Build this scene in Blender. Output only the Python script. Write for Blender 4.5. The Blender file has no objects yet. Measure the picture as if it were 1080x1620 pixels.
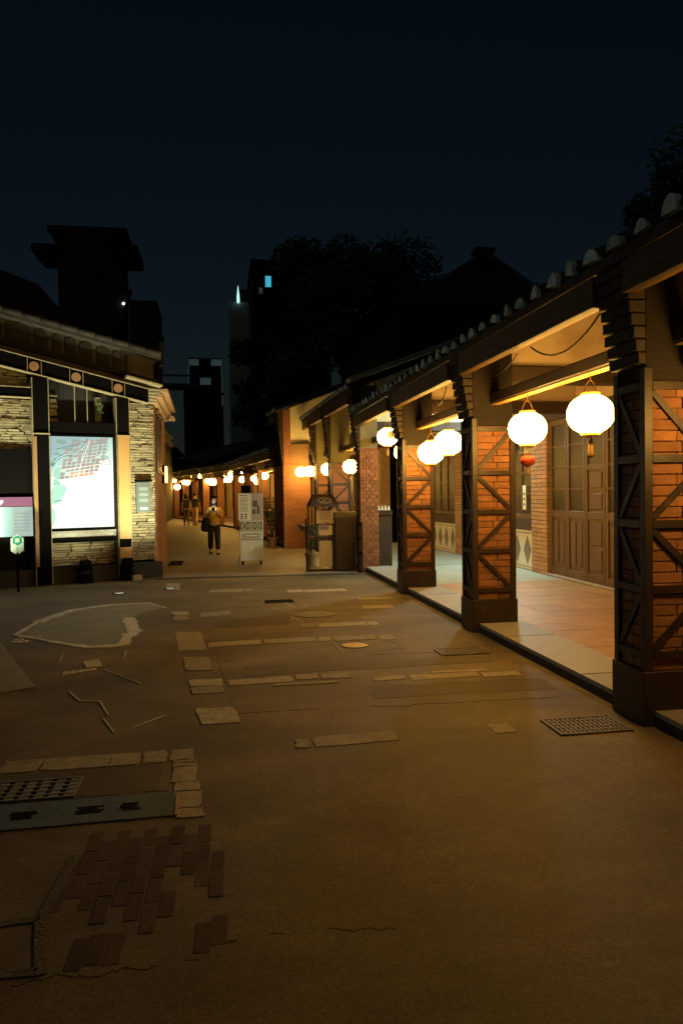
import bpy, bmesh, math, random
from mathutils import Vector, Matrix
random.seed(11)
S = bpy.context.scene
COL = S.collection
rad = math.radians
# ------------------------------------------------------------------ camera, sky, exposure
cd = bpy.data.cameras.new('camera'); cam = bpy.data.objects.new('camera', cd); COL.objects.link(cam)
yaw, pitch, roll = 0.160947, -0.026758, -0.014093
cy, sy, cp, sp = math.cos(yaw), math.sin(yaw), math.cos(pitch), math.sin(pitch)
fw = Vector((sy*cp, cy*cp, sp)); rt = Vector((cy, -sy, 0)); up = rt.cross(fw)
r2 = math.cos(roll)*rt + math.sin(roll)*up; u2 = -math.sin(roll)*rt + math.cos(roll)*up
M = Matrix((r2, u2, -fw)).transposed().to_4x4(); M.translation = (0, 0, 1.6)
cam.matrix_world = M
cd.sensor_fit = 'VERTICAL'; cd.sensor_height = 36; cd.lens = 36*1180/1620
cd.clip_start = .05; cd.clip_end = 3000
S.camera = cam
w = bpy.data.worlds.new('World'); S.world = w; w.use_nodes = True
nt = w.node_tree; bg = nt.nodes['Background']; sky = nt.nodes.new('ShaderNodeTexSky')
sky.sky_type = 'NISHITA'; sky.sun_disc = False
sky.sun_elevation = rad(4.0); sky.sun_rotation = rad(180); sky.air_density = 1.0; sky.dust_density = 0.1; sky.ozone_density = 2.5
nt.links.new(sky.outputs[0], bg.inputs[0]); bg.inputs[1].default_value = 0.0038
sd = bpy.data.lights.new('moon_glow', 'SUN'); so = bpy.data.objects.new('moon_glow', sd); COL.objects.link(so)
sd.energy = 0.085; sd.angle = rad(20); sd.color = (.9, 1.0, .82)
so.rotation_euler = Vector((.8, .35, -.62)).to_track_quat('-Z', 'Y').to_euler()
LS = 74.0             # lantern strength
S.view_settings.view_transform = 'Standard'; S.view_settings.look = 'None'
S.view_settings.gamma = 1; S.view_settings.use_curve_mapping = False
S.view_settings.exposure = 0.0
try:
    S.cycles.use_denoising = True; S.cycles.sample_clamp_indirect = 4; S.cycles.max_bounces = 6
except Exception: pass

# ------------------------------------------------------------------ helpers
class MB:
    def __init__(s): s.v = []; s.f = []
    def add(s, vs, fs):
        n = len(s.v); s.v += [tuple(p) for p in vs]; s.f += [tuple(i+n for i in f) for f in fs]; return s
    def box(s, x0, x1, y0, y1, z0, z1):
        return s.add([(x0,y0,z0),(x1,y0,z0),(x1,y1,z0),(x0,y1,z0),(x0,y0,z1),(x1,y0,z1),(x1,y1,z1),(x0,y1,z1)],
                     [(0,3,2,1),(4,5,6,7),(0,1,5,4),(1,2,6,5),(2,3,7,6),(3,0,4,7)])
    def bar(s, p, q, w, h, up=(0,0,1)):
        p, q = Vector(p), Vector(q); d = (q-p).normalized(); u = Vector(up)
        a = d.cross(u)
        if a.length < 1e-4: a = d.cross(Vector((1,0,0)))
        a.normalize(); b = a.cross(d); a *= w/2; b *= h/2
        vs = [p-a-b, p+a-b, p+a+b, p-a+b, q-a-b, q+a-b, q+a+b, q-a+b]
        return s.add(vs, [(0,3,2,1),(4,5,6,7),(0,1,5,4),(1,2,6,5),(2,3,7,6),(3,0,4,7)])
    def prism(s, pts, z0, z1):
        n = len(pts); vs = [(x,y,z0) for x,y in pts]+[(x,y,z1) for x,y in pts]
        area = sum(pts[i][0]*pts[(i+1)%n][1]-pts[(i+1)%n][0]*pts[i][1] for i in range(n))
        idx = list(range(n)) if area > 0 else list(range(n))[::-1]
        fs = [tuple(idx[::-1]), tuple(i+n for i in idx)]
        for k in range(n):
            a, b = idx[k], idx[(k+1)%n]; fs.append((a, b, b+n, a+n))
        return s.add(vs, fs)
    def xprism(s, pts, y0, y1):      # outline in (x, z), extruded along y
        n = len(pts); area = sum(pts[i][0]*pts[(i+1)%n][1]-pts[(i+1)%n][0]*pts[i][1] for i in range(n))
        if area < 0: pts = pts[::-1]
        vs = [(x,y0,z) for x,z in pts]+[(x,y1,z) for x,z in pts]
        fs = [tuple(range(n)), tuple(range(2*n-1, n-1, -1))]
        for k in range(n):
            a, b = k, (k+1)%n; fs.append((b, a, a+n, b+n))
        return s.add(vs, fs)
    def cyl(s, p, q, r0, r1=None, n=12):
        r1 = r0 if r1 is None else r1
        p, q = Vector(p), Vector(q); d = (q-p).normalized()
        a = d.orthogonal().normalized(); b = d.cross(a); vs = []
        for c, r in ((p, r0), (q, r1)):
            for k in range(n):
                t = 2*math.pi*k/n; vs.append(c+r*(math.cos(t)*a+math.sin(t)*b))
        fs = [(k, (k+1)%n, n+(k+1)%n, n+k) for k in range(n)]+[tuple(range(n-1,-1,-1)), tuple(range(n, 2*n))]
        return s.add(vs, fs)
    def lathe(s, prof, n=20, c=(0,0,0)):
        vs = []; fs = []
        for r, z in prof:
            for k in range(n):
                t = 2*math.pi*k/n; vs.append((c[0]+r*math.cos(t), c[1]+r*math.sin(t), c[2]+z))
        for i in range(len(prof)-1):
            for k in range(n):
                a = i*n+k; b = i*n+(k+1)%n; fs.append((a, b, b+n, a+n))
        fs.append(tuple(range(n-1,-1,-1))); m = (len(prof)-1)*n; fs.append(tuple(range(m, m+n)))
        return s.add(vs, fs)
    def tube(s, pts, r, n=6):
        for a, b in zip(pts, pts[1:]): s.cyl(a, b, r, r, n)
        return s
    def mesh(s, name, smooth=False):
        me = bpy.data.meshes.new(name); me.from_pydata(s.v, [], s.f); me.update()
        if smooth: me.polygons.foreach_set('use_smooth', [True]*len(me.polygons))
        return me

def link(name, me, m=None, parent=None, loc=None, rot=None, scale=None):
    o = bpy.data.objects.new(name, me); COL.objects.link(o)
    if m is not None and not me.materials: me.materials.append(m)
    if parent is not None: o.parent = parent
    if loc is not None: o.location = loc
    if rot is not None: o.rotation_euler = rot
    if scale is not None: o.scale = scale
    return o
def obj(name, mb, m, parent=None, bevel=0, smooth=False, **k):
    o = link(name, mb.mesh(name, smooth), m, parent, **k)
    if bevel:
        b = o.modifiers.new('bevel', 'BEVEL'); b.width = bevel; b.segments = 1; b.limit_method = 'ANGLE'; b.angle_limit = rad(40)
    return o
def tag(o, label=None, cat=None, group=None, kind=None):
    if label: o['label'] = label
    if cat: o['category'] = cat
    if group: o['group'] = group
    if kind: o['kind'] = kind
    return o
def thing(name, label, cat, loc=(0,0,0), rz=0, group=None):
    o = bpy.data.objects.new(name, None); COL.objects.link(o); o.location = loc; o.rotation_euler = (0,0,rz)
    o.empty_display_size = .2
    return tag(o, label, cat, group)
def copy_tree(o, parent=None):
    c = o.copy(); COL.objects.link(c)
    if parent is not None: c.parent = parent
    for ch in list(o.children): copy_tree(ch, c)
    return c

# ------------------------------------------------------------------ materials
def mat(name, c1, c2=None, scale=6.0, rough=.75, bump=.15, bscale=60., rand=0., metal=0., spots=None, stretch=None, spec=.4):
    m = bpy.data.materials.new(name); m.use_nodes = True; t = m.node_tree; N = t.nodes; L = t.links
    p = N['Principled BSDF']; p.inputs['Roughness'].default_value = rough; p.inputs['Metallic'].default_value = metal
    p.inputs['Specular IOR Level'].default_value = spec
    geo = N.new('ShaderNodeNewGeometry'); vec = geo.outputs['Position']
    if stretch:
        mp = N.new('ShaderNodeMapping'); mp.inputs['Scale'].default_value = stretch; L.new(vec, mp.inputs[0]); vec = mp.outputs[0]
    no = N.new('ShaderNodeTexNoise'); no.inputs['Scale'].default_value = scale; no.inputs['Detail'].default_value = 6; no.inputs['Roughness'].default_value = .65
    L.new(vec, no.inputs['Vector'])
    rp = N.new('ShaderNodeValToRGB'); rp.color_ramp.elements[0].position = .32; rp.color_ramp.elements[1].position = .7
    c2 = c2 or tuple(x*.6 for x in c1)
    rp.color_ramp.elements[0].color = (*c2, 1); rp.color_ramp.elements[1].color = (*c1, 1)
    L.new(no.outputs['Fac'], rp.inputs[0]); out = rp.outputs[0]
    if spots:      # (colour, scale, threshold): irregular stains
        n2 = N.new('ShaderNodeTexNoise'); n2.inputs['Scale'].default_value = spots[1]; n2.inputs['Detail'].default_value = 4
        L.new(vec, n2.inputs['Vector'])
        r3 = N.new('ShaderNodeValToRGB'); r3.color_ramp.elements[0].position = spots[2]; r3.color_ramp.elements[1].position = spots[2]+.12
        L.new(n2.outputs['Fac'], r3.inputs[0]); mx = N.new('ShaderNodeMixRGB'); mx.inputs[2].default_value = (*spots[0], 1)
        L.new(r3.outputs[0], mx.inputs[0]); L.new(out, mx.inputs[1]); out = mx.outputs[0]
    if rand:
        oi = N.new('ShaderNodeObjectInfo'); mr = N.new('ShaderNodeMapRange'); mr.inputs[3].default_value = 1-rand; mr.inputs[4].default_value = 1+rand
        L.new(oi.outputs['Random'], mr.inputs[0]); hs = N.new('ShaderNodeHueSaturation')
        L.new(mr.outputs[0], hs.inputs['Value']); L.new(out, hs.inputs['Color']); out = hs.outputs[0]
    L.new(out, p.inputs['Base Color'])
    if bump:
        n3 = N.new('ShaderNodeTexNoise'); n3.inputs['Scale'].default_value = bscale; n3.inputs['Detail'].default_value = 5
        L.new(vec, n3.inputs['Vector']); b = N.new('ShaderNodeBump'); b.inputs['Strength'].default_value = bump*2; b.inputs['Distance'].default_value = .01
        L.new(n3.outputs['Fac'], b.inputs['Height']); L.new(b.outputs[0], p.inputs['Normal'])
    return m
def emis(name, col, st):
    m = bpy.data.materials.new(name); m.use_nodes = True; t = m.node_tree; p = t.nodes['Principled BSDF']
    p.inputs['Base Color'].default_value = (*[c*.03 for c in col], 1); p.inputs['Emission Color'].default_value = (*col, 1); p.inputs['Emission Strength'].default_value = st
    return m
def brickmat(name, a, b, mortar, bw=.22, bh=.065, axes='xz'):
    m = mat(name, a, b, 9, .85, 0); t = m.node_tree; N = t.nodes; L = t.links; p = N['Principled BSDF']
    tc = N.new('ShaderNodeTexCoord'); sx = N.new('ShaderNodeSeparateXYZ'); L.new(tc.outputs['Object'], sx.inputs[0])
    ad = N.new('ShaderNodeMath'); L.new(sx.outputs[0], ad.inputs[0]); L.new(sx.outputs[1], ad.inputs[1])
    cx = N.new('ShaderNodeCombineXYZ'); L.new(ad.outputs[0], cx.inputs[0]); L.new(sx.outputs[2], cx.inputs[1])
    bt = N.new('ShaderNodeTexBrick'); bt.inputs['Scale'].default_value = 1; bt.inputs['Brick Width'].default_value = bw; bt.inputs['Row Height'].default_value = bh
    bt.inputs['Mortar Size'].default_value = .006; bt.inputs['Color1'].default_value = (*a,1); bt.inputs['Color2'].default_value = (*b,1); bt.inputs['Mortar'].default_value = (*mortar,1)
    L.new(cx.outputs[0], bt.inputs['Vector'])
    old = p.inputs['Base Color'].links[0].from_socket
    mx = N.new('ShaderNodeMixRGB'); mx.blend_type = 'MIX'; mx.inputs[0].default_value = .65; L.new(old, mx.inputs[1]); L.new(bt.outputs[0], mx.inputs[2]); L.new(mx.outputs[0], p.inputs['Base Color'])
    bp = N.new('ShaderNodeBump'); bp.invert = True; bp.inputs['Distance'].default_value = .012; L.new(bt.outputs['Fac'], bp.inputs['Height']); L.new(bp.outputs[0], p.inputs['Normal'])
    return m

def asphalt_mat():
    m = mat('asphalt', (.150,.110,.062), (.080,.058,.033), 1.1, .75, .0, spec=.3); t = m.node_tree; N = t.nodes; L = t.links; p = N['Principled BSDF']
    geo = [n for n in N if n.type == 'NEW_GEOMETRY'][0]
    old = p.inputs['Base Color'].links[0].from_socket
    v = N.new('ShaderNodeTexVoronoi'); v.inputs['Scale'].default_value = 85; L.new(geo.outputs['Position'], v.inputs['Vector'])
    mr = N.new('ShaderNodeMapRange'); mr.inputs[1].default_value = .0; mr.inputs[2].default_value = .9; mr.inputs[3].default_value = .72; mr.inputs[4].default_value = 1.4
    L.new(v.outputs['Color'], mr.inputs[0])
    mx = N.new('ShaderNodeMixRGB'); mx.blend_type = 'MULTIPLY'; mx.inputs[0].default_value = .8
    L.new(old, mx.inputs[1]); L.new(mr.outputs[0], mx.inputs[2])
    # larger worn blotches and drag streaks
    n2 = N.new('ShaderNodeTexNoise'); n2.inputs['Scale'].default_value = .55; n2.inputs['Detail'].default_value = 7; n2.inputs['Roughness'].default_value = .7
    mp = N.new('ShaderNodeMapping'); mp.inputs['Scale'].default_value = (.8, 1.6, 1); L.new(geo.outputs['Position'], mp.inputs[0]); L.new(mp.outputs[0], n2.inputs['Vector'])
    r2 = N.new('ShaderNodeMapRange'); r2.inputs[1].default_value = .3; r2.inputs[2].default_value = .7; r2.inputs[3].default_value = .5; r2.inputs[4].default_value = 1.45
    L.new(n2.outputs['Fac'], r2.inputs[0]); m2 = N.new('ShaderNodeMixRGB'); m2.blend_type = 'MULTIPLY'; m2.inputs[0].default_value = 1
    L.new(mx.outputs[0], m2.inputs[1]); L.new(r2.outputs[0], m2.inputs[2]); L.new(m2.outputs[0], p.inputs['Base Color'])
    rr = N.new('ShaderNodeMapRange'); rr.inputs[3].default_value = .58; rr.inputs[4].default_value = .9; L.new(n2.outputs['Fac'], rr.inputs[0]); L.new(rr.outputs[0], p.inputs['Roughness'])
    n3 = N.new('ShaderNodeTexNoise'); n3.inputs['Scale'].default_value = 3; n3.inputs['Detail'].default_value = 3; L.new(geo.outputs['Position'], n3.inputs['Vector'])
    b1 = N.new('ShaderNodeBump'); b1.inputs['Distance'].default_value = .05; b1.inputs['Strength'].default_value = .08; L.new(n3.outputs['Fac'], b1.inputs['Height'])
    b2 = N.new('ShaderNodeBump'); b2.inputs['Distance'].default_value = .002; b2.inputs['Strength'].default_value = .35; L.new(v.outputs['Distance'], b2.inputs['Height']); L.new(b1.outputs[0], b2.inputs['Normal'])
    L.new(b2.outputs[0], p.inputs['Normal'])
    return m

A = asphalt_mat()
PAVE = mat('street_paving', (.20,.165,.125), (.13,.105,.08), 2.2, .6, .15, 90)
STONE = mat('paver_stone', (.36,.31,.22), (.2,.17,.12), 14, .85, .5, 90, rand=.22)
GRAN = mat('granite', (.36,.33,.28), (.26,.235,.2), 30, .55, .12, 150, rand=.1)
KERB = mat('kerb_stone', (.035,.042,.038), (.02,.024,.022), 12, .7, .4, 60)
TERRA = mat('terracotta_tile', (.41,.235,.065), (.31,.175,.05), 5, .5, .1, 60, rand=.10)
TERRZ = mat('terrazzo_tile', (.33,.36,.32), (.27,.30,.27), 20, .45, .05, 90, rand=.05)
MORT = mat('mortar', (.24,.145,.08), (.16,.095,.055), 12, .9, .3, 80)
BRK = mat('brick', (.31,.135,.058), (.20,.088,.04), 10, .9, .4, 70, rand=.2)
BRKT = brickmat('brickwork', (.34,.15,.075), (.22,.095,.05), (.2,.16,.12))
BRKTAN = brickmat('tan_brickwork', (.42,.29,.15), (.33,.22,.11), (.3,.25,.18))
STEEL = mat('brown_steel', (.040,.024,.016), (.022,.014,.010), 7, .45, .12, 70, spots=((.075,.04,.022), 5, .6))
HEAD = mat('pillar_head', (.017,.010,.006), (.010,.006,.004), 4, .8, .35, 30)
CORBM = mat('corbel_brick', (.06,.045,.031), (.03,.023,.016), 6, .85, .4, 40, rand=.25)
OLIVEP = mat('olive_plaster', (.23,.21,.10), (.15,.135,.065), 3, .9, .2, 20)
PLAST = mat('plaster', (.56,.43,.28), (.50,.37,.23), 2.5, .9, .12, 20, spots=((.42,.30,.18), 1.7, .6))
CREAM = mat('cream_plaster', (.80,.78,.60), (.70,.68,.50), 2.5, .9, .1, 20)
WOOD = mat('dark_timber', (.06,.034,.018), (.035,.02,.011), 5, .6, .3, 40, stretch=(6,.6,6))
HONEY = mat('lit_varnished_board', (.62,.40,.12), (.5,.31,.08), 4, .35, .15, 40, stretch=(6,.6,6))  # varnish, with the lantern light on the purlin underside put into its tone
WOODL = mat('worn_timber', (.17,.09,.026), (.09,.05,.016), 5, .55, .25, 40, stretch=(6,.6,6))
DOOR = mat('door_timber', (.135,.082,.04), (.08,.047,.023), 6, .5, .25, 40, rand=.1, stretch=(6,6,.7))
GLASS = mat('dark_glass', (.042,.032,.02), (.024,.019,.013), 2, .4, .06, 3, spec=.3)
TILEW = mat('glazed_tile', (.72,.71,.64), (.62,.61,.54), 6, .3, .05, 20)
TILEG = mat('grey_diamond_tile', (.20,.205,.18), (.15,.155,.135), 6, .35, .05, 20)
ROOF = mat('roof_clay', (.05,.045,.042), (.028,.026,.026), 8, .8, .3, 30, rand=.2)
CAP = mat('tile_end', (.60,.74,.70), (.33,.43,.41), 16, .6, .3, 60, rand=.35)
FASC = mat('fascia_board', (.075,.055,.038), (.04,.03,.022), 6, .6, .25, 40, stretch=(6,.6,6), spots=((.12,.09,.06),3,.62))
BLACK = mat('black_paint', (.005,.004,.004), (.003,.003,.003), 5, .85, .0, 40, spec=.03)
DARKP = mat('dark_plaster', (.014,.013,.014), (.009,.009,.009), 2, .9, .2, 10)
METAL = mat('grey_metal', (.32,.32,.3), (.2,.2,.19), 20, .4, .1, 80, metal=.6)
IRON = mat('cast_iron', (.17,.135,.095), (.09,.075,.055), 20, .55, .4, 120, metal=.3)
LITCREM = mat('lit_cream_steel', (.40,.33,.21), (.32,.26,.16), 3, .5, .05, 40)  # light caught by the dark steel's edges, painted in as cream
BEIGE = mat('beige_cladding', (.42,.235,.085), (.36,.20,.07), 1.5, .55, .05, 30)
LEDGE = mat('ledge_stone', (.35,.295,.185), (.22,.185,.118), 9, .9, .5, 50, rand=.3)
MOSS = mat('moss', (.06,.10,.02), (.03,.05,.012), 20, .95, .5, 60)
LEAF = mat('leaf', (.045,.075,.028), (.025,.045,.018), 1.2, .6, .0)
BARK = mat('bark', (.09,.07,.05), (.05,.04,.03), 8, .9, .4, 30)
WHITEP = mat('white_road_paint', (.62,.60,.52), (.36,.34,.29), 9, .8, .2, 60)
PALEG = mat('pale_street_inlay', (.24,.24,.19), (.16,.16,.125), 3, .75, .3, 90)
GOLD = mat('gold_trim', (.42,.25,.07), (.32,.18,.05), 10, .45, .05, 40)
RED = mat('red_silk', (.45,.045,.02), (.3,.03,.015), 20, .7, .1, 80)
WIRE = mat('black_cable', (.02,.018,.016), None, 5, .5, 0)
LAN = emis('lantern_paper_glow', (1.0, .53, .105), LS)
LANW = emis('white_globe_glow', (.85,.9,1.0), 12)
LAMPW = emis('cool_lamp_glow', (.95,1.0,.9), 40)

# beveled unit block shared by bricks, stones and tiles
def unit_block(name, bev, jit=0, m=None):
    bm = bmesh.new(); bmesh.ops.create_cube(bm, size=1)
    bmesh.ops.bevel(bm, geom=list(bm.edges), offset=bev, segments=1, affect='EDGES')
    if jit:
        for v in bm.verts: v.co += Vector([random.uniform(-jit, jit) for _ in range(3)])
    me = bpy.data.meshes.new(name); bm.to_mesh(me); bm.free()
    if m: me.materials.append(m)
    return me
BRICKM = [unit_block('brick', .022, .008, BRK) for _ in range(4)]
LEDGEM = [unit_block('ledge_stone', .09, .05, LEDGE) for _ in range(6)]
def brick(parent, x0, x1, y0, y1, z0, z1, name='brick', meshes=BRICKM):
    return link(name, random.choice(meshes), None, parent, ((x0+x1)/2, (y0+y1)/2, (z0+z1)/2), None, (x1-x0, y1-y0, z1-z0))

# ------------------------------------------------------------------ ground
g = MB(); g.box(-700, 700, -300, 1500, -.3, 0)
ground = tag(obj('ground', g, A), kind='structure')
g = MB(); g.prism([(-1.3,14.62),(3.4,14.42),(2.4,21.2),(1.75,21.4),(.6,34),(-.9,41.5),(-3,51),(-9,75),(-12,74),(-5,51),(-3.2,40),(-2.6,30),(-1.3,18.6)], -.02, .005)
street = tag(obj('street_paving', g, PAVE), kind='structure')
g = MB(); g.prism([(-1.25,14.44),(2.72,14.2),(2.72,14.36),(-1.25,14.615)], -.02, .009)
tag(obj('drain_strip', g, KERB), kind='structure')

def jitpoly(pts, j=.008, sub=4):
    out = []
    n = len(pts)
    for i in range(n):
        a, b = pts[i], pts[(i+1)%n]
        for k in range(sub):
            t = k/sub; out.append((a[0]+(b[0]-a[0])*t+random.uniform(-j,j), a[1]+(b[1]-a[1])*t+random.uniform(-j,j)))
    return out
def paver(pts, z=.006, name='stone_paver', m=STONE, j=.010):
    mb = MB(); mb.prism(jitpoly(pts, j), -.02, z + random.uniform(-.0015,.0015)); return obj(name, mb, m, ground, bevel=.002)
def rect(x0, x1, y0, y1, sk=0): return [(x0,y0),(x1,y0+sk),(x1,y1+sk),(x0,y1)]
# column of square slabs down the middle
for q in [[(-.54,8.83),(-.25,8.76),(-.17,7.72),(-.45,7.75)], [(-.39,7.42),(-.14,7.37),(-.09,6.82),(-.34,6.86)],
          [(-.29,6.5),(-.01,6.48),(0.0,6.26),(-.27,6.27)], [(-.27,6.24),(0.0,6.23),(.02,6.03),(-.25,6.04)],
          [(-.21,5.61),(.07,5.6),(.12,5.22),(-.16,5.22)], [(-.70,10.35),(-.46,10.33),(-.42,10.04),(-.62,10.02)], [(-.60,9.98),(-.45,9.98),(-.41,9.66),(-.62,9.66)],
          [(-.98,13.7),(-.74,13.6),(-.68,12.7),(-.90,12.75)]]: paver(q)
# horizontal rows
for x0, x1, y0, y1, sk in [(-.15,.40,7.86,8.08,.05),(.43,1.0,7.90,8.14,.02),(1.03,1.17,7.9,8.12,0),(1.19,1.66,7.86,8.1,.0),(1.68,1.85,7.83,8.08,0),
        (.04,.585,6.23,6.42,.03),(.62,.81,6.31,6.48,0),(.83,1.08,6.3,6.47,-.02),(.40,.96,6.14,6.215,0),
        (1.26,1.55,6.13,6.25,.02),(1.58,2.18,6.09,6.26,.0),(2.2,2.54,6.05,6.2,0),(1.8,2.3,6.285,6.345,-.01),
        (.445,.53,4.61,4.78,0),(.555,1.105,4.61,4.80,.02),(1.76,1.91,4.63,4.825,0),
        (.91,1.12,8.72,8.98,0),(1.14,1.72,8.72,8.97,0),(1.74,1.86,8.72,8.96,0),(-.28,.12,9.8,10.2,.05),(-.2,.35,12.2,12.55,0),(.37,.5,12.2,12.5,0),
        (1.05,1.3,11.9,12.2,0),(1.33,2.0,11.85,12.15,0),(1.9,2.35,9.95,10.2,0),(2.0,2.5,10.8,11.0,0)]: paver(rect(x0,x1,y0,y1,sk))
# bottom left: edging stones and the column of short stones
for x0, x1 in [(-1.30,-1.09),(-1.07,-.69),(-.68,-.51),(-.485,-.355)]: paver(rect(x0, x1, 4.53, 4.73, .0), .006)
y = 4.73
for hgt in [.19,.05,.07,.24,.13,.22,.12]:
    t = (4.73-y)/1.1; x0 = -.325+.10*t; paver([(x0, y-hgt+.012), (x0+.135, y-hgt+.012), (x0+.135-.003, y), (x0, y)], .007, j=.006); y -= hgt
for k, (c1, pts) in enumerate([((.125,.092,.052), [(1.15,5.62),(2.62,5.58),(2.66,5.95),(1.2,5.98)]), ((.128,.095,.055), [(-.1,9.0),(.8,9.05),(.85,9.7),(-.05,9.6)]),
        ((.11,.085,.05), [(-1.25,4.1),(-.36,4.1),(-.36,4.5),(-1.25,4.5)]), ((.132,.098,.056), [(.15,6.55),(2.5,6.6),(2.5,6.85),(.2,6.9)])]):
    mb = MB(); mb.prism(jitpoly(pts, .02, 8), -.02, .0012+.0003*k)
    obj('asphalt_patch', mb, mat('asphalt_patch', c1, tuple(x*.62 for x in c1), 1.6, .8, .25, 110, spots=(tuple(x*.5 for x in c1), 2.3, .62), spec=.3), ground)
# sunken old bricks
OLD = mat('old_brick', (.072,.037,.026), (.038,.023,.017), 6, .9, .15, 50, rand=.3)
OLDM = unit_block('old_brick', .04, .015, OLD)
for i in range(11):
    for k in range(4):
        if (i, k) in ((0,0),(1,0),(10,0),(9,0),(8,0),(0,3),(10,3),(2,0),(7,1),(8,1),(4,0)): continue
        cx = -.67+i*.0625+k*.003; cyy = 2.86+k*.197+(.09 if i%2 else 0)+random.uniform(-.006,.006)
        if cyy > 3.56: continue
        link('old_brick', OLDM, None, ground, (cx, cyy, -.0125+random.uniform(-.002,.0015)), (0,0,random.uniform(-.012,.012)-.02), (.059,.190,.03))
for cx, cyy in [(-.52,2.68),(-.458,2.70),(-.396,2.69),(-.09,2.70),(-.03,2.74)]:
    link('old_brick', OLDM, None, ground, (cx, cyy, -.013), (0,0,-.04), (.059,.19,.03))
# sunken concrete frame at the bottom left and thin mortar lines
CONC = mat('old_concrete', (.095,.085,.066), (.06,.054,.043), 10, .9, .5, 60)
mb = MB()
for a, b in [((-.66,3.42),(-.70,2.93)),((-.70,2.93),(-.62,2.58)),((-.70,2.93),(-1.1,2.9)),((-.64,2.6),(-1.1,2.62))]:
    mb.bar((*a,0),(*b,0),.04,.010)
tag(obj('concrete_edging', mb, CONC), 'thin pale concrete edging round the sunken patch in the bottom left asphalt', 'edging')
# painted outline map on the asphalt
out = [(-2.36,9.07),(-2.31,9.91),(-2.09,10.78),(-1.64,11.2),(-1.06,11.24),(-.78,10.74),(-1.08,10.47),(-1.19,9.97),(-1.02,8.95),(-1.06,8.65),(-1.05,8.15),(-1.39,8.13),(-1.87,8.58)]
mb = MB(); mb.prism(jitpoly(out, .02, 4), -.02, .004)
obj('street_inlay', mb, PALEG, ground)
mb = MB()
segs = [(0,1,.07),(1,2,.16),(2,3,.18),(3,4,.14),(4,5,.05),(7,8,.22),(8,9,.2),(9,10,.16),(10,11,.16),(11,12,.14),(12,0,.07)]
for a, b, wd in segs:
    p, q = Vector((*out[a],0)), Vector((*out[b],0)); d = (q-p); n = Vector((-d.y, d.x, 0)).normalized()
    ks = 7; ptsL = []; ptsR = []
    for k in range(ks+1):
        c = p+d*(k/ks); wj = wd*random.uniform(.55,1.0)*.5
        ptsL.append((c+n*wj)[:2]); ptsR.append((c-n*wj*random.uniform(.6,1.3))[:2])
    mb.prism(ptsL+ptsR[::-1], -.01, .008+random.uniform(0,.0015))
obj('painted_outline', mb, WHITEP, ground)
mb = MB()
mb.prism([(-1.33,7.43),(-1.19,7.5),(-1.11,7.2),(-1.25,7.18)], -.01, .0085)
for k in range(5):
    x = -1.42+k*.055; mb.prism(jitpoly(rect(x, x+.05, 6.92+.03*k, 7.05+.02*k), .008, 1), -.01, .0085)
for k in range(9):
    x = -2.3+.07*(k%4)+random.uniform(-.02,.02); yy = 8.6+.14*(k//3); mb.prism(jitpoly(rect(x, x+.05, yy, yy+.07), .012, 1), -.01, .0085)
obj('painted_blocks', mb, WHITEP, ground)
mb = MB()
def stripe(pts, wd):
    for a, b in zip(pts, pts[1:]): mb.bar((*a,.001), (*b,.001), wd*.6, .012)
stripe([(-1.24,6.32),(-1.1,6.01),(-.95,5.98),(-.83,5.59)], .022); stripe([(-.85,5.5),(-.73,5.16)], .018); stripe([(-1.08,7.06),(-.69,6.47)], .016)
stripe([(-.98,7.9),(-.95,7.45)], .014); stripe([(-1.6,7.9),(-1.55,7.5)],.012); stripe([(-.62,5.25),(-.42,5.5)],.01)
stripe([(.9,10.9),(1.0,10.3)],.016); stripe([(1.05,10.9),(1.2,10.35)],.016); stripe([(.88,9.6),(.98,9.1)],.02); stripe([(1.15,7.85),(1.17,7.3)],.012); stripe([(1.78,7.8),(1.83,7.38),(1.68,7.37)],.014)
obj('painted_line', mb, WHITEP, ground)
mb = MB(); mb.prism([(-3.6,8.9),(-2.4,8.62),(-1.55,6.53),(-1.8,6.40),(-3.4,6.2)], -.02, .012)
obj('pale_slab', mb, PALEG, ground)
# cracks / repair seams as sunken dark ridges
CRK = mat('tar_seam', (.03,.026,.022), (.018,.016,.014), 20, .8, .3, 60)
mb = MB()
def crack(x0, x1, y0, y1, n, wd, gap=.2):
    pr = None; o = 0; on = True
    for k in range(n+1):
        t = k/n; o = o*.82+random.uniform(-.012,.012); p = (x0+(x1-x0)*t, y0+(y1-y0)*t+o, 0)
        if random.random() < .12: on = random.random() > gap
        if pr and on: mb.bar(pr, p, wd*random.uniform(.3,1.5), .003)
        pr = p
crack(.03, 2.55, 5.44, 5.36, 110, .008); crack(.15,.8,2.69,2.58,50,.003,.5); crack(-.12,.03,2.62,2.67,14,.012,.0); crack(-.7,-.1,2.55,2.58,40,.002,.5); crack(-.15,.1,8.9,5.0,90,.005,.4)
crack(-1.2,-.3,4.06,4.08,30,.005); crack(.2,2.6,10.5,10.4,60,.006,.4); crack(.0,2.2,7.2,7.1,70,.004,.5)
obj('tar_seam', mb, CRK, ground)

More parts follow.
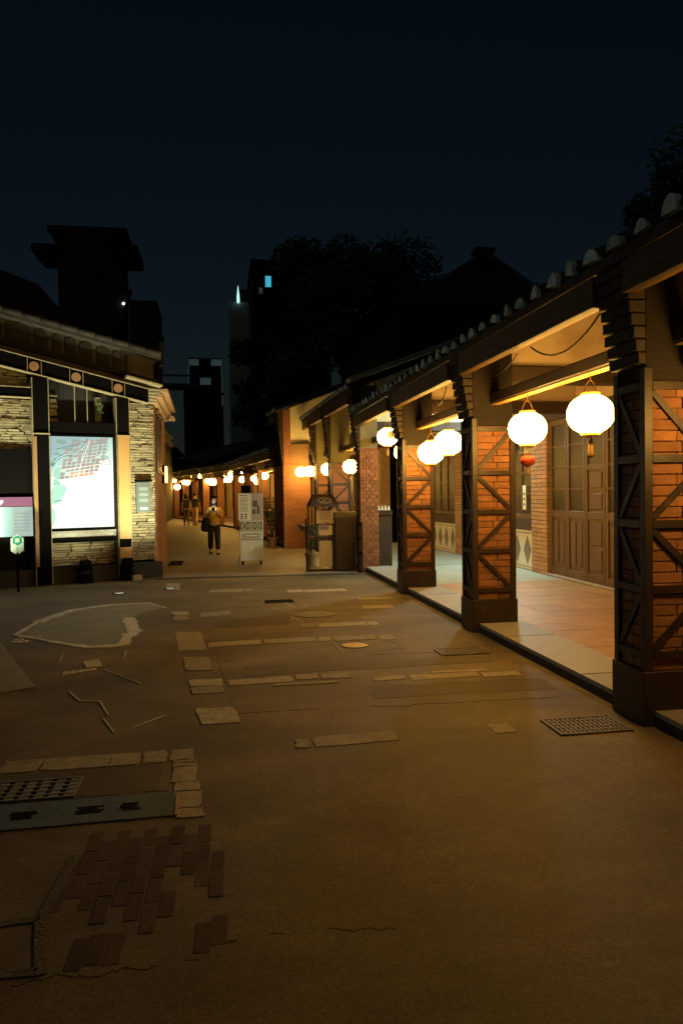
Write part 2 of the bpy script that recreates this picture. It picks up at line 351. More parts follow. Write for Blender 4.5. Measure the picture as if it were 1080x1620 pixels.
def grate(label, x0, x1, y0, y1, nb, m=IRON, cross=3, sk=0):
    t = thing('drain_grate', label, 'drain grate', ((x0+x1)/2, (y0+y1)/2, 0), sk)
    wx, wy = (x1-x0)/2, (y1-y0)/2
    obj('pit', MB().box(-wx, wx, -wy, wy, -.02, .003), BLACK, t)
    f = MB(); b = .012
    f.box(-wx,wx,-wy,-wy+b,-.02,.012).box(-wx,wx,wy-b,wy,-.02,.012).box(-wx,-wx+b,-wy+b,wy-b,-.02,.012).box(wx-b,wx,-wy+b,wy-b,-.02,.012)
    obj('frame', f, m, t)
    bw = 2*wx/nb; bar = MB().box(-bw*.3, bw*.3, -wy+b, wy-b, -.02, .009).mesh('bar')
    for k in range(nb): link('bar', bar, m, t, (-wx+bw*(k+.5), 0, 0))
    for k in range(cross):
        yy = -wy+2*wy*(k+1)/(cross+1); obj('cross_bar', MB().box(-wx+b, wx-b, yy-.006, yy+.006, -.02, .011), m, t)
    return t
GIR = mat('galvanised_bar', (.22,.18,.12), (.15,.12,.08), 15, .5, .2, 80, metal=.4)
grate('rectangular iron drain grate in the asphalt just in front of the nearest pillar', 2.15, 2.66, 4.5, 4.83, 15, IRON, 4)
grate('fine iron drain grate in the asphalt beside the kerb of the second bay', 2.09, 2.58, 6.92, 7.22, 16, IRON, 5)
grate('square lattice cover of pale bars behind the corner stones at left', -1.24, -.79, 4.09, 4.37, 6, GIR, 4)
def cover(label, x, y, rx, m, z=.007):
    t = thing('manhole_cover', label, 'manhole cover', (x,y,0))
    obj('rim', MB().lathe([(rx,-.02),(rx,z),(rx*.9,z+.002),(rx*.9,-.01)], 28), IRON, t)
    obj('plate', MB().lathe([(rx*.88,-.02),(rx*.88,z-.003),(rx*.5,z-.001),(.001,z)], 28), m, t)
cover('small brass round cover in front of the long row of stone slabs', 1.36, 7.62, .155, GOLD)
cover('wide round dark manhole cover farther up the asphalt', 1.2, 9.73, .31, IRON)
t = thing('access_hatch', 'dark rectangular access hatch beyond the round manhole cover', 'hatch', (.83,10.95,0))
obj('hatch_frame', MB().box(-.24,.24,-.17,.17,-.02,.006), IRON, t); obj('hatch_plate', MB().box(-.21,.21,-.14,.14,-.02,.009), BLACK, t)
# greenish steel plate with slots
PL = mat('green_steel_plate', (.062,.07,.052), (.04,.045,.034), 6, .5, .2, 50, metal=.2)
t = thing('steel_plate', 'greenish steel plate with dark slots beside the column of short stones', 'plate', (-.7,3.9,0), .02)
obj('plate', MB().box(-.47,.44,-.155,.155,-.02,.008), PL, t, bevel=.003)
for cx, wd in [(-.3,.14),(.02,.14),(.22,.12)]:
    for k in range(4): obj('slot', MB().box(cx-wd/2+random.uniform(0,.03), cx+wd/2-random.uniform(0,.04), -.045+k*.024, -.03+k*.024, 0, .0095), BLACK, t)
obj('brass_edge', MB().box(.445,.462,-.155,.11,-.02,.012), GOLD, t)

# ------------------------------------------------------------------ shophouse parts (local: x away from street, y along street)
def pillar_caged(h, y0, real, wx=.49, wy=.38, top=2.28, zt=3.19, hm=None, hx=None, flip=0):
    P = link('brick_pillar', None, None, h, (0, y0, 0))
    x0, x1, ya, yb = .0, wx, 0, wy
    # core
    zb = .37
    obj('core', MB().box(x0+.05, x1-.05, ya+.05, yb-.05, .1, 3.0), MORT, P)
    cz = zb; rowh = .0735; k = 0
    inx0, inx1, iny0, iny1 = x0+.022, x1-.022, ya+.022, yb-.022
    if real:
        while cz < 2.30:
            z1 = cz+rowh-.007; m = (inx0+inx1)/2 + (.0 if k%2 else .045)
            d = (iny1-iny0)/2; gp = .0035
            for (a, b) in ((inx0, m-gp), (m+gp, inx1)):
                j = random.uniform(-.004,.004)
                brick(P, a, b, iny0+j, iny0+d-gp, cz, z1); brick(P, a, b, iny0+d+gp, iny1+j, cz, z1)
            cz += rowh; k += 1
    else:
        obj('brickwork', MB().box(inx0, inx1, iny0, iny1, zb, 2.31), BRKT, P)
    # cage: base shoe, corner posts, battens, diagonals
    obj('base_shoe', MB().box(x0-.02, x1+.02, ya-.02, yb+.02, 0, zb-.002), STEEL, P, bevel=.006)
    pw = .062; pm = MB().box(0, pw, 0, pw, 0, top+.12-zb).mesh('corner_post')
    for sx, sy_ in ((x0-.008, ya-.008), (x1+.008-pw, ya-.008), (x0-.008, yb+.008-pw), (x1+.008-pw, yb+.008-pw)):
        o = link('corner_post', pm, STEEL, P, (sx, sy_, zb)); bv = o.modifiers.new('bevel','BEVEL'); bv.width=.004; bv.segments=1
    zs = [zb+.0, zb+.075, zb+.515, zb+.955, zb+1.395, zb+1.835, zb+2.03]
    zs = [zb+.10, zb+.545, zb+.985, zb+1.425, top]
    for i, z in enumerate(zs):
        for fy, nm in ((ya-.001, 'batten'), (yb+.001, 'batten')):
            s_ = 1 if fy > yb/2 else -1
            obj(nm, MB().box(x0-.008+pw+.002, x1+.008-pw-.002, fy-.006 if s_ < 0 else fy-.02, fy+.02 if s_ < 0 else fy+.006, z-.026, z+.026), STEEL, P)
        for fx in (x0-.001, x1+.001):
            s_ = 1 if fx > x1/2 else -1
            obj('batten', MB().box(fx-.006 if s_ < 0 else fx-.02, fx+.02 if s_ < 0 else fx+.006, ya-.008+pw+.002, yb+.008-pw-.002, z-.026, z+.026), STEEL, P)
    segs = list(zip(zs, zs[1:]))
    for i, (za, zb2) in enumerate(segs):
        za += .027; zb2 -= .027
        xl, xr = x0+pw-.004, x1-pw+.004; yl, yr = ya+pw-.004, yb-pw+.004
        if (i+flip) % 2 == 0: (pa, pb) = ((xl, za+.012), (xr, zb2-.012)); (qa, qb) = ((yr, za+.012), (yl, zb2-.012))
        else: (pa, pb) = ((xl, zb2-.012), (xr, za+.012)); (qa, qb) = ((yl, za+.012), (yr, zb2-.012))
        obj('brace', MB().bar((pa[0], ya+.008, pa[1]), (pb[0], ya+.008, pb[1]), .018, .042, (0,1,0)) if False else MB().bar((pa[0], ya+.008, pa[1]), (pb[0], ya+.008, pb[1]), .042, .018, (0,1,0)), STEEL, P)
        obj('brace', MB().bar((x0+.008, qa[0], qa[1]), (x0+.008, qb[0], qb[1]), .042, .018, (1,0,0)), STEEL, P)
    head(P, wx, wy, real, zt, hm, hx)
    return P
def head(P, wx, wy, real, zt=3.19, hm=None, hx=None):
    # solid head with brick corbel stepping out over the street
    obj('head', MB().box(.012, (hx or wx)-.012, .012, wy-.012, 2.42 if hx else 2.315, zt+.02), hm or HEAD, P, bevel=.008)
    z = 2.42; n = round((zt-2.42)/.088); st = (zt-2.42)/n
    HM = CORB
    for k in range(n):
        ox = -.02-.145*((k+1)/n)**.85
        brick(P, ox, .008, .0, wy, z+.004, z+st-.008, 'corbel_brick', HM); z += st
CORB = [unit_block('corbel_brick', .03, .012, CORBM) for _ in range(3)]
for m_ in CORB: pass
def pillar_brick(h, y0, real, wx=.66, wy=.42, top=2.42, zt=3.19, hm=None, hx=None):
    P = link('brick_pillar', None, None, h, (0, y0, 0))
    obj('core', MB().box(.03, wx-.03, .03, wy-.03, 0, 3.0), MORT, P)
    if real:
        cz = .012; k = 0
        while cz < top:
            z1 = cz+.066; d = wy/2
            xs = [0, wx/3, 2*wx/3, wx] if k%2 else [0, wx/6, wx/2, 5*wx/6, wx]
            for a, b in zip(xs, xs[1:]): brick(P, a+.004, b-.004, random.uniform(-.003,.003), d-.004, cz, z1)
            brick(P, 0, wx/2-.004, d+.004, wy, cz, z1); brick(P, wx/2+.004, wx, d+.004, wy, cz, z1)
            cz += .0725; k += 1
    else:
        obj('brickwork', MB().box(0, wx, 0, wy, 0, top), BRKT, P)
    head(P, wx, wy, real, zt, hm, hx)
    return P

LAN_S = None
def house(label, ox, oy, ang, length, pillars, zroof=3.17, x_wall=2.92, real=(), tiles=True, deep=6.0, plast=PLAST, ridge=None, hm=None, hx=None):
    ridge = ridge or zroof+2.3; EX = -.165; infx = {}
    h = thing('shophouse', label, 'building', (ox, oy, 0), ang, 'arcaded shophouses along the right of the street')
    # floor: kerb riser, kerb slabs, field
    obj('kerb_riser', MB().box(.05, .11, 0, length, -.01, .068), KERB, h)
    y = 0
    km = MB().box(0, .54, 0, 1.57, 0, .034).mesh('kerb_slab')
    while y < length-.3:
        L = min(1.6, length-y)
        o = link('kerb_slab', km, GRAN, h, (.055, y+.01, .07), None, (1, (L-.02)/1.57, 1)); y += 1.6
    obj('floor_bed', MB().box(.595, x_wall, 0, length, -.02, .082), MORT, h)
    # back wall above and behind everything
    # roof
    rise = (ridge-zroof)/deep
    def zr(x): return zroof+rise*(x-EX)
    yA, yB = -.0, length
    pts = [(EX-.02, zroof), (deep, zr(deep)), (deep, zr(deep)-.07), (EX-.02, zroof-.07)]
    R = obj('roof', MB().xprism(pts, yA, yB), ROOF, h)
    if tiles:
        ln = math.hypot(deep-EX+.02, zr(deep)-zroof); a = math.atan2(zr(deep)-zroof, deep-EX)
        tv = MB(); n = 8
        ring = [(.075*math.cos(math.pi*k/n), .075*math.sin(math.pi*k/n)) for k in range(n+1)]
        vs = [(0, c, s_) for c, s_ in ring]+[(ln, c, s_) for c, s_ in ring]
        fs = [(k, k+1, n+2+k, n+1+k) for k in range(n)]
        tv.add(vs, [f[::-1] for f in fs]); tm = tv.mesh('roof_tile', True)
        cv = MB(); ring2 = [(.078*math.cos(math.pi*k/n), .10*math.sin(math.pi*k/n)) for k in range(n+1)]
        cv.add([(-.012, c, s_-.015) for c, s_ in ring2]+[(.03, c, s_-.015) for c, s_ in ring2], [tuple(range(n+1)), tuple(range(2*n+1, n, -1))]+[(k+1, k, n+1+k, n+2+k) for k in range(n)])
        cm = cv.mesh('tile_end')
        y = .17
        while y < length-.05:
            o = link('roof_tile', tm, ROOF, R, (EX-.05, y+random.uniform(-.012,.012), zroof+.005), (0, -a, 0))
            link('tile_end', cm, CAP, R, (EX-.065, y+random.uniform(-.012,.012), zroof+.004+random.uniform(-.008,.008)), (random.uniform(-.2,.2), random.uniform(-.12,.12), random.uniform(-.15,.15)), (1, random.uniform(.78,1.06), random.uniform(.72,1.12)))
            y += .308
    # eave fascia between pillars + soffit timber, purlin, tie beams and plaster infill
    ys = [p[0] for p in pillars]+[length]
    for i, (py, kind, wx, wy) in enumerate(pillars):
        nxt = ys[i+1]
        obj('eave_fascia', MB().box(EX, EX+.055, py+wy+.003, nxt-.003, zroof-.29, zroof-.072), FASC, h, bevel=.005)
        obj('soffit_timber', MB().box(EX+.058, EX+.12, py+wy+.003, nxt-.003, zroof-.282, zroof-.20), WOODL, h, bevel=.006)
        pz = min(2.565, zroof-.6)
        PU = obj('purlin', MB().box(.21, .33, py+wy-.02, nxt+.02, pz, pz+.115), WOOD, h, bevel=.012)
        obj('lit_underside_board', MB().box(.222, .318, py+wy+.002, nxt-.002, pz-.017, pz-.002), HONEY, PU, bevel=.004)  # pale board carries the lantern light along the beam's underside
        fx = (hx or wx) if i == 0 or kind == 'c' else wx
        tb = min(2.82, zroof-.35)
        obj('tie_beam', MB().box(wx-.02, x_wall-.01, py+.06, py+wy-.06, tb, tb+.18), WOOD, h, bevel=.008)
        obj('gable_infill', MB().xprism([(fx-.012, tb+.183), (x_wall-.01, tb+.183), (x_wall-.01, zr(x_wall)-.075), (fx-.012, zr(fx)-.075)], py+.13, py+wy-.13), plast, h)
    for i, (py, kind, wx, wy) in enumerate(pillars):
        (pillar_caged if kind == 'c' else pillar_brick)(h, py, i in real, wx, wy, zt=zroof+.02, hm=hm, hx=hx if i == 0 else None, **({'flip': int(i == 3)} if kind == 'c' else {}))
    return h, zr

HA, zrA = house('nearest brick shophouse with steel caged pillars, panelled doors and lanterns at right', 2.79, -2.4, 0, 16.98,
            [(.1,'c',.49,.38),(3.55,'c',.49,.38),(6.98,'c',.49,.38),(10.40,'c',.49,.38),(13.62,'c',.49,.38)], real=(2,3,4))
X = 2.92
W0 = 2.4
# walls of house A
obj('back_wall', MB().box(X, X+.3, 0, 16.98, 0, 2.86), BRKT, HA)
obj('upper_wall', MB().box(X, X+.3, 0, 16.98, 2.862, zrA(X)-.08), PLAST, HA)
obj('header_beam', MB().box(X-.06, X-.002, 10.5, 16.9, 2.78, 2.95), WOOD, HA, bevel=.006)
# floor tiles
FT = unit_block('floor_tile', .012, 0); FT2 = FT.copy(); FT.materials.append(TERRA); FT2.materials.append(TERRZ)
fb = [c for c in HA.children if c.name.startswith('floor_bed')][0]
for i in range(5):
    for j in range(38):
        yy = 1.0+j*.42; me = FT if yy+.2 < 14.0 else FT2
        brick(fb, .60+i*.464+.002, .60+(i+1)*.464-.002, yy+.002, yy+.418, .06, .094+random.uniform(-.0015,.0015), 'floor_tile', [me])
# doors (folding leaves)
def leaf(h, y0, wd, z0, z1, variant, xw=X):
    D = obj('door', MB().box(xw-.055, xw-.003, y0, y0+.07, z0, z1).box(xw-.055, xw-.003, y0+wd-.07, y0+wd, z0, z1)
            .box(xw-.053, xw-.005, y0+.07, y0+wd-.07, z0, z0+.13).box(xw-.053, xw-.005, y0+.07, y0+wd-.07, z1-.1, z1)
            .box(xw-.053, xw-.005, y0+.07, y0+wd-.07, z0+.98, z0+1.1), DOOR, h, bevel=.005)
    zt = z1-.1; zg = z0+1.1; ya, yb = y0+.07, y0+wd-.07
    if variant == 0:
        n = 4; st = (zt-zg)/n
        for k in range(n):
            if k: obj('glazing_bar', MB().box(xw-.05, xw-.008, ya, yb, zg+k*st-.016, zg+k*st+.016), DOOR, D)
            obj('pane', MB().box(xw-.03, xw-.024, ya, yb, zg+k*st+(.016 if k else 0), zg+(k+1)*st-(.016 if k<n-1 else 0)), GLASS, D)
        obj('door_panel', MB().box(xw-.028, xw-.01, ya, yb, z0+.13, z0+.98), DOOR, D)
        for s_ in (0, 1):
            yc = ya+(yb-ya)*(.27 if s_ == 0 else .73); obj('raised_panel', MB().box(xw-.046, xw-.029, yc-.085, yc+.085, z0+.2, z0+.92), DOOR, D, bevel=.012)
    else:
        zg2 = z0+1.75
        obj('pane', MB().box(xw-.03, xw-.024, ya, yb, zg2+.09, zt), GLASS, D)
        obj('mid_rail', MB().box(xw-.053, xw-.005, ya, yb, zg2, zg2+.09), DOOR, D)
        zz = z0+1.1
        for k in range(2):
            obj('door_panel', MB().box(xw-.03, xw-.01, ya, yb, z0+1.1+k*.325, z0+1.1+(k+1)*.325), DOOR, D)
            obj('raised_panel', MB().box(xw-.048, xw-.031, ya+.05, yb-.05, z0+1.14+k*.325, z0+1.1+(k+1)*.325-.04), DOOR, D, bevel=.012)
        obj('door_panel', MB().box(xw-.03, xw-.01, ya, yb, z0+.13, z0+.98), DOOR, D)
        for k in range(2): obj('raised_panel', MB().box(xw-.048, xw-.031, ya+.05, yb-.05, z0+.18+k*.4, z0+.52+k*.4), DOOR, D, bevel=.012)
    return D
for k in range(5): leaf(HA, 14.62-(k+1)*.62-.008*k, .615, .14, 2.775, 1 if k == 2 else 0)
obj('door_sill', MB().box(X-.12, X-.001, 11.45, 14.63, .096, .138), GRAN, HA, bevel=.006)
def pilaster(h, y0, y1, m, z1=2.78, xw=X, real=True, p=.10):
    Pz = link('pilaster', None, None, h, (0,0,0))
    obj('pilaster_core', MB().box(xw-p+.012, xw-.001, y0+.012, y1-.012, .1, z1), MORT, Pz)
    me = [unit_block('pilaster_brick', .05, .015, m) for _ in range(2)]
    z = .1; k = 0
    while z < z1-.05:
        ym = (y0+y1)/2+(.09 if k%2 else -.09)
        for a, b in ((y0, ym-.004), (ym+.004, y1)): brick(Pz, xw-p, xw-.002, a, b, z, z+.064, 'brick', me)
        z += .0735; k += 1
TANB = mat('tan_brick', (.44,.27,.14), (.32,.19,.09), 14, .85, .35, 70, rand=.16)
pilaster(HA, 14.66, 15.32, TANB)
def window(h, y0, y1, z0, z1, ncol, nrow, xw=X, dado=True, m=DOOR):
    if dado:
        D = obj('dado', MB().box(xw-.05, xw-.002, y0, y1, .1, z0-.22), TILEW, h, bevel=.004)
        n = max(2, round((y1-y0)/.5)); cw = (y1-y0)/n; zc = .1+(z0-.32)/2; hh = (z0-.32)*.36
        for k in range(n):
            yc = y0+cw*(k+.5)
            obj('diamond_tile', MB().add([(xw-.056, yc-cw*.34, zc), (xw-.056, yc, zc+hh), (xw-.056, yc+cw*.34, zc), (xw-.056, yc, zc-hh),
                                          (xw-.04, yc-cw*.34, zc), (xw-.04, yc, zc+hh), (xw-.04, yc+cw*.34, zc), (xw-.04, yc, zc-hh)],
                                         [(0,1,2,3),(7,6,5,4),(0,4,5,1),(1,5,6,2),(2,6,7,3),(3,7,4,0)]), TILEG, D)
        fr = MB(); b = .03
        fr.box(xw-.058,xw-.051,y0+.05,y1-.05,.15,.165).box(xw-.058,xw-.051,y0+.05,y1-.05,z0-.285,z0-.27)
        obj('tile_border', fr, TILEG, D)
        obj('sill_beam', MB().box(xw-.08, xw-.002, y0-.01, y1+.01, z0-.215, z0-.002), WOOD, h, bevel=.006)
    f = .08
    Wn = obj('window', MB().box(xw-.06, xw-.003, y0, y0+f, z0, z1).box(xw-.06, xw-.003, y1-f, y1, z0, z1).box(xw-.058, xw-.004, y0+f, y1-f, z0, z0+f).box(xw-.058, xw-.004, y0+f, y1-f, z1-f, z1), m, h, bevel=.004)
    cw = (y1-y0-2*f)/ncol; ch = (z1-z0-2*f)/nrow
    for i in range(ncol):
        for j in range(nrow):
            obj('pane', MB().box(xw-.02, xw-.015, y0+f+i*cw, y0+f+(i+1)*cw, z0+f+j*ch, z0+f+(j+1)*ch), GLASS, Wn)
        if i: obj('mullion', MB().box(xw-.042, xw-.021, y0+f+i*cw-.018, y0+f+i*cw+.018, z0+f, z1-f), m, Wn)
    for j in range(1, nrow): obj('glazing_bar', MB().box(xw-.046, xw-.0425, y0+f, y1-f, z0+f+j*ch-.018, z0+f+j*ch+.018), m, Wn)
    return Wn
wn = window(HA, 15.36, 16.85, 1.06, 2.76, 3, 4)
nt_ = tag(obj('paper_notice', MB().box(5.64-.012, 5.64-.008, 13.2, 13.34, 1.22, 1.68), CREAM), 'narrow pale paper notice taped inside the window right of the second pillar', 'notice')
for k in range(3): obj('print_mark', MB().box(5.64-.0135, 5.64-.0122, 13.24, 13.30, 1.3+k*.1, 1.34+k*.1), KERB, nt_)

HB, zrB = house('second shophouse beyond the plain brick pier, with a cool lit diamond tile wall', 2.75, 14.6, .035, 6.75,
            [(0,'b',.38,.42),(3.2,'c',.49,.38),(5.35,'c',.49,.38)], real=(0,), plast=CREAM, zroof=3.68, hm=OLIVEP)
obj('verge_coping', MB().bar((-.2,.1,3.80),(6.0,.1,6.12),.42,.10), GRAN, HB, bevel=.01)
obj('back_wall', MB().box(X, X+.3, .0, 6.75, 0, 2.86), BRKTAN, HB)
obj('upper_wall', MB().box(X, X+.3, 0, 6.75, 2.862, zrB(X)-.08), CREAM, HB)
pilaster(HB, 1.75, 2.35, TANB)
window(HB, 2.4, 4.7, 1.02, 2.55, 4, 4)
pilaster(HB, 4.74, 5.3, BRK)
window(HB, .15, 1.6, 1.06, 2.6, 3, 4)
for j in range(16):
    for i in range(5): brick([c for c in HB.children if c.name.startswith('floor_bed')][0], .60+i*.464+.004, .60+(i+1)*.464-.004, .02+j*.42, .02+j*.42+.412, .06, .094, 'floor_tile', [FT2])

def far_house(label, ox, oy, ex, ey, step, plast=CREAM, zroof=3.17, hx=None, w0=.6):
    L = math.hypot(ex-ox, ey-oy); a = math.atan2(-(ex-ox), ey-oy)
    n = max(1, round(L/step)); ps = [(k*L/n, 'b', w0 if k == 0 and hx else .34, .34) for k in range(n)]
    h, zr = house(label, ox, oy, a, L-.03, ps, plast=plast, x_wall=2.9, zroof=zroof, hx=hx, hm=None if hx is None else BRKT)
    obj('back_wall', MB().box(2.9, 3.2, 0, L-.03, 0, zr(2.9)-.08), BRKTAN, h)
    for k in range(n):
        y0 = k*L/n+.6
        if k % 2 == 0: leaf(h, y0, .62, .14, 2.6, 0, 2.9); leaf(h, y0+.63, .62, .14, 2.6, 0, 2.9)
        else: window(h, y0, y0+1.4, 1.0, 2.5, 3, 3, 2.9)
    return h
far_house('narrow tall shophouse bay whose broad brick pier juts into the street past the menu stand', 1.80, 21.35, 1.64, 23.1, 1.75, zroof=3.95, hx=.24, w0=.78)
far_house('low shophouse behind the potted palms and the display cart', 1.72, 23.2, .65, 33.95, 3.4, zroof=2.95)
far_house('shophouse standing behind the walking woman, where the street starts to bend', .65, 34.0, -.88, 41.45, 3.6, zroof=2.95)
far_house('shophouse on the bend, behind the two distant walkers', -.90, 41.5, -2.95, 51.0, 3.2, zroof=3.0)
far_house('farthest shophouse at the dim end of the street', -3.0, 51.1, -6.5, 62, 3.6, zroof=3.0)

# ------------------------------------------------------------------ lanterns
def lantern_shade():
    pr = []
    for k in range(15):
        t = -math.pi/2+math.pi*k/14*0.999; c = max(math.cos(t), 0)
        pr.append((max(.075, .192*c**.82), .160*math.sin(t)))
    return MB().lathe(pr, 22).mesh('shade', True)
SHADE = lantern_shade(); SHADE.materials.append(LAN)
CAPM = MB().lathe([(.078,.0),(.08,.025),(.06,.032),(.0,.034)], 18).mesh('cap'); 
def lantern(x, y, z, label, sc=1.0, tassel=0, hang=.2, rz=0):
    t = thing('lantern', label, 'lantern', (x,y,z), rz, 'glowing round paper lanterns')
    t.scale = (sc,)*3
    link('shade', SHADE, LAN, t)
    link('cap', CAPM, GOLD, t, (0,0,.152)); link('cap', CAPM, GOLD, t, (0,0,-.152), (math.pi,0,0))
    hb = MB(); hb.tube([(-.06,0,.18),(-.035,0,.25),(0,0,.285),(.035,0,.25),(.06,0,.18)], .006, 5); hb.cyl((0,0,.28),(0,0,.17+hang),.005,.005,5)
    obj('hanger', hb, GOLD, t)
    if tassel == 1:
        obj('tassel', MB().lathe([(.006,-.165),(.012,-.2),(.022,-.225),(.014,-.25),(.02,-.27),(.026,-.34),(.02,-.36)], 10), GOLD, t, smooth=True)
    elif tassel == 2:
        obj('tag_card', MB().box(-.05,.05,-.012,.012,-.255,-.18), METAL, t, bevel=.004)
        rg = MB(); rg.lathe([(.02,-.26),(.065,-.285),(.075,-.32),(.06,-.36),(.02,-.38)], 14); obj('knot', rg, RED, t, smooth=True)
        obj('tassel', MB().lathe([(.008,-.38),(.02,-.4),(.022,-.46),(.016,-.47)], 8), GOLD, t, smooth=True)
    elif tassel == 3:
        obj('tassel', MB().lathe([(.006,-.165),(.012,-.2),(.018,-.26),(.012,-.28)], 8), RED, t, smooth=True)
    return t
lantern(3.06,5.83,2.22,'largest lantern in view, in the nearest bay, with an orange tassel',1,1,.22)
lantern(3.06,7.12,2.21,'lantern with a red knot below, beside the second pillar',1,2,.22)
lantern(3.06,9.75,2.245,'right lantern of the touching pair in the second bay, cut by the pillar edge',1.0,3,.22)
lantern(3.06,10.6,2.16,'left lantern of the touching pair in the second bay, beside the cross braced third pillar',1,3,.3)
lantern(3.06,13.45,2.60,'lone lantern hung high beside the plain brick pier',.98,1,.1)
lantern(3.06,12.1,2.25,'lantern hidden behind the third pillar',1,3,.22)
lantern(3.2,3.80,2.08,'lantern inside the arcade just before the nearest pillar',.78,1,.3)
lantern(2.92,16.6,2.17,'lantern right of the far cross braced pillar, over the dark bin',.92,1,.3)
lantern(2.75,19.0,2.19,'half hidden lantern left of the far cross braced pillar',.95,3,.3)
lantern(2.50,20.8,2.19,'right one of the small lantern pair beside the jutting brick pier',.86,3,.3)
lantern(2.26,20.9,2.18,'left one of the small lantern pair beside the jutting brick pier',.82,3,.3)
lantern(1.93,23.6,2.2,'thin slice of a lantern left of the jutting brick pier',.85,0,.3)
lantern(.60,34.9,2.47,'left half of the merged pair above the display cart',1.0,0,.1)
lantern(.86,35.1,2.49,'right half of the merged pair above the display cart',1.08,0,.1)
lantern(1.16,30.6,2.28,'small lantern right of the merged pair, under a white spotlight',.62,3,.3)
lantern(1.53,30.5,2.08,'small low lantern directly above the right end of the display cart',.8,0,.3)
lantern(.19,38.3,2.34,'far lantern up and right of the woman, next to the merged pair',1.05,0,.2)
lantern(-.36,39.6,2.22,'far lantern right above the walking woman',1.08,0,.3)
lantern(-1.02,44.0,2.62,'right lantern of the high far pair left of the woman',1.0,0,.1)
lantern(-1.5,45.4,2.66,'left lantern of the high far pair left of the woman',1.03,0,.1)
lantern(-2.72,49.5,2.07,'pale far lantern above the two distant walkers',1.05,0,.3)
lantern(-3.3,51.8,2.15,'small dim lantern at the end of the street, above the walkers at left',.7,0,.3)
lantern(-3.95,54.5,2.2,'farthest tiny lantern next to the left side wall',.7,0,.3)
for q in [(1.55,26.2,2.2,.7,'small lantern between the display cart and the potted palms, higher one'),(1.28,28.4,2.15,.62,'small lantern just right of the display cart top'),(.98,32.6,2.2,.8,'lantern tucked behind the black finial of the display cart'),
          (.42,36.6,2.3,.9,'lantern just left of the merged pair, lower'),(-.08,39.0,2.25,.75,'dim lantern straight over the raised phone'),(-.62,41.2,2.3,.8,'lantern just left of the one above the woman'),
          (-1.95,46.6,2.3,.8,'lantern left of the high far pair, lower'),(-2.2,47.9,2.35,.75,'lantern over the right one of the two distant walkers'),(-2.95,50.6,2.5,.6,'tiny lantern above the pale lantern of the distant walkers'),(-3.6,53.0,2.4,.65,'tiny lantern second from the left end of the row')]:
    lantern(q[0],q[1],q[2],q[4],q[3],0,.2)
t = thing('globe_lamp', 'bluish white far globe lamp on a thin post above the woman', 'lamp', (-.82,42,0))
obj('post', MB().cyl((0,0,0),(0,0,1.99),.025,.025,8), BLACK, t); obj('globe', MB().lathe([(.02,-.13),(.09,-.1),(.13,0),(.09,.1),(.02,.13)],14,(0,0,2.11)), LANW, t, smooth=True)

# cool lamp on the back wall of the second bay
def wall_lamp(x, y, z, label, em=LAMPW, sz=.09):
    t = thing('wall_lamp', label, 'lamp', (x,y,z))
    obj('bracket', MB().box(.0,.09,-.02,.02,-.02,.02), BLACK, t); obj('housing', MB().box(-.05,.0,-sz,sz,-sz*.8,sz*.8), METAL, t, bevel=.01)
    obj('lens', MB().box(-.058,-.051,-sz*.85,sz*.85,-sz*.65,sz*.65), em, t)
    return t
wall_lamp(5.60,13.75,3.13,'small white flood lamp high on the wall just right of the second pillar')
ld = bpy.data.lights.new('flood_lamp_light','AREA'); ld.energy = 150; ld.color = (.70,1,.88); ld.size = .25
lo = bpy.data.objects.new('flood_lamp_light', ld); COL.objects.link(lo); lo.location = (5.45,13.85,3.02)
lo.rotation_euler = (Vector((4.0,14.2,0))-Vector(lo.location)).to_track_quat('-Z','Y').to_euler()
t = thing('meter_box', 'pale electrical box on the wall edge right of the second pillar', 'box', (5.585,13.82,2.55))
obj('case', MB().box(-.05,.05,-.1,.1,-.18,.14), CREAM, t, bevel=.01); obj('tube_light', MB().cyl((-.03,-.13,-.1),(-.03,-.13,.3),.018,.018,8), METAL, t)
# sagging cables under the eave
def cable(label, pts):
    o = obj('cable', MB().tube(pts, .008, 5), WIRE); return tag(o, label, 'cable')
def sag(a, b, d, n=12):
    a, b = Vector(a), Vector(b); return [tuple(a.lerp(b, k/n)-Vector((0,0,d*4*(k/n)*(1-k/n)))) for k in range(n+1)]
cable('long loop of dark cable sagging under the eave right of the second pillar', sag((2.68,4.96,2.84),(2.68,6.15,2.83),.16))
cable('short dark cable drooping from the eave to the second pillar', sag((2.68,6.45,2.83),(3.0,7.95,2.86),.05))
cable('small dark cable loop under the eave beside the third pillar', sag((2.68,8.6,2.83),(2.8,9.6,2.8),.14))
t = thing('spotlight', 'black barrel spotlight fixed on the head of the nearest pillar', 'spotlight', (3.12,4.40,2.44))
obj('barrel', MB().cyl((0,-.06,0),(0,.10,-.02),.062,.062,16), BLACK, t, bevel=.006); obj('bracket', MB().box(-.015,.015,.05,.19,.03,.09), BLACK, t)

# ------------------------------------------------------------------ left building (local: x=u along facade, y into the building)
ang = math.atan2(.375,.927)
LB = thing('corner_building', 'left corner building with lit ledge stone gable, steel portal and brick side wall', 'building', (-1.22,14.94,0), ang)
def slope(u): return -.2*u
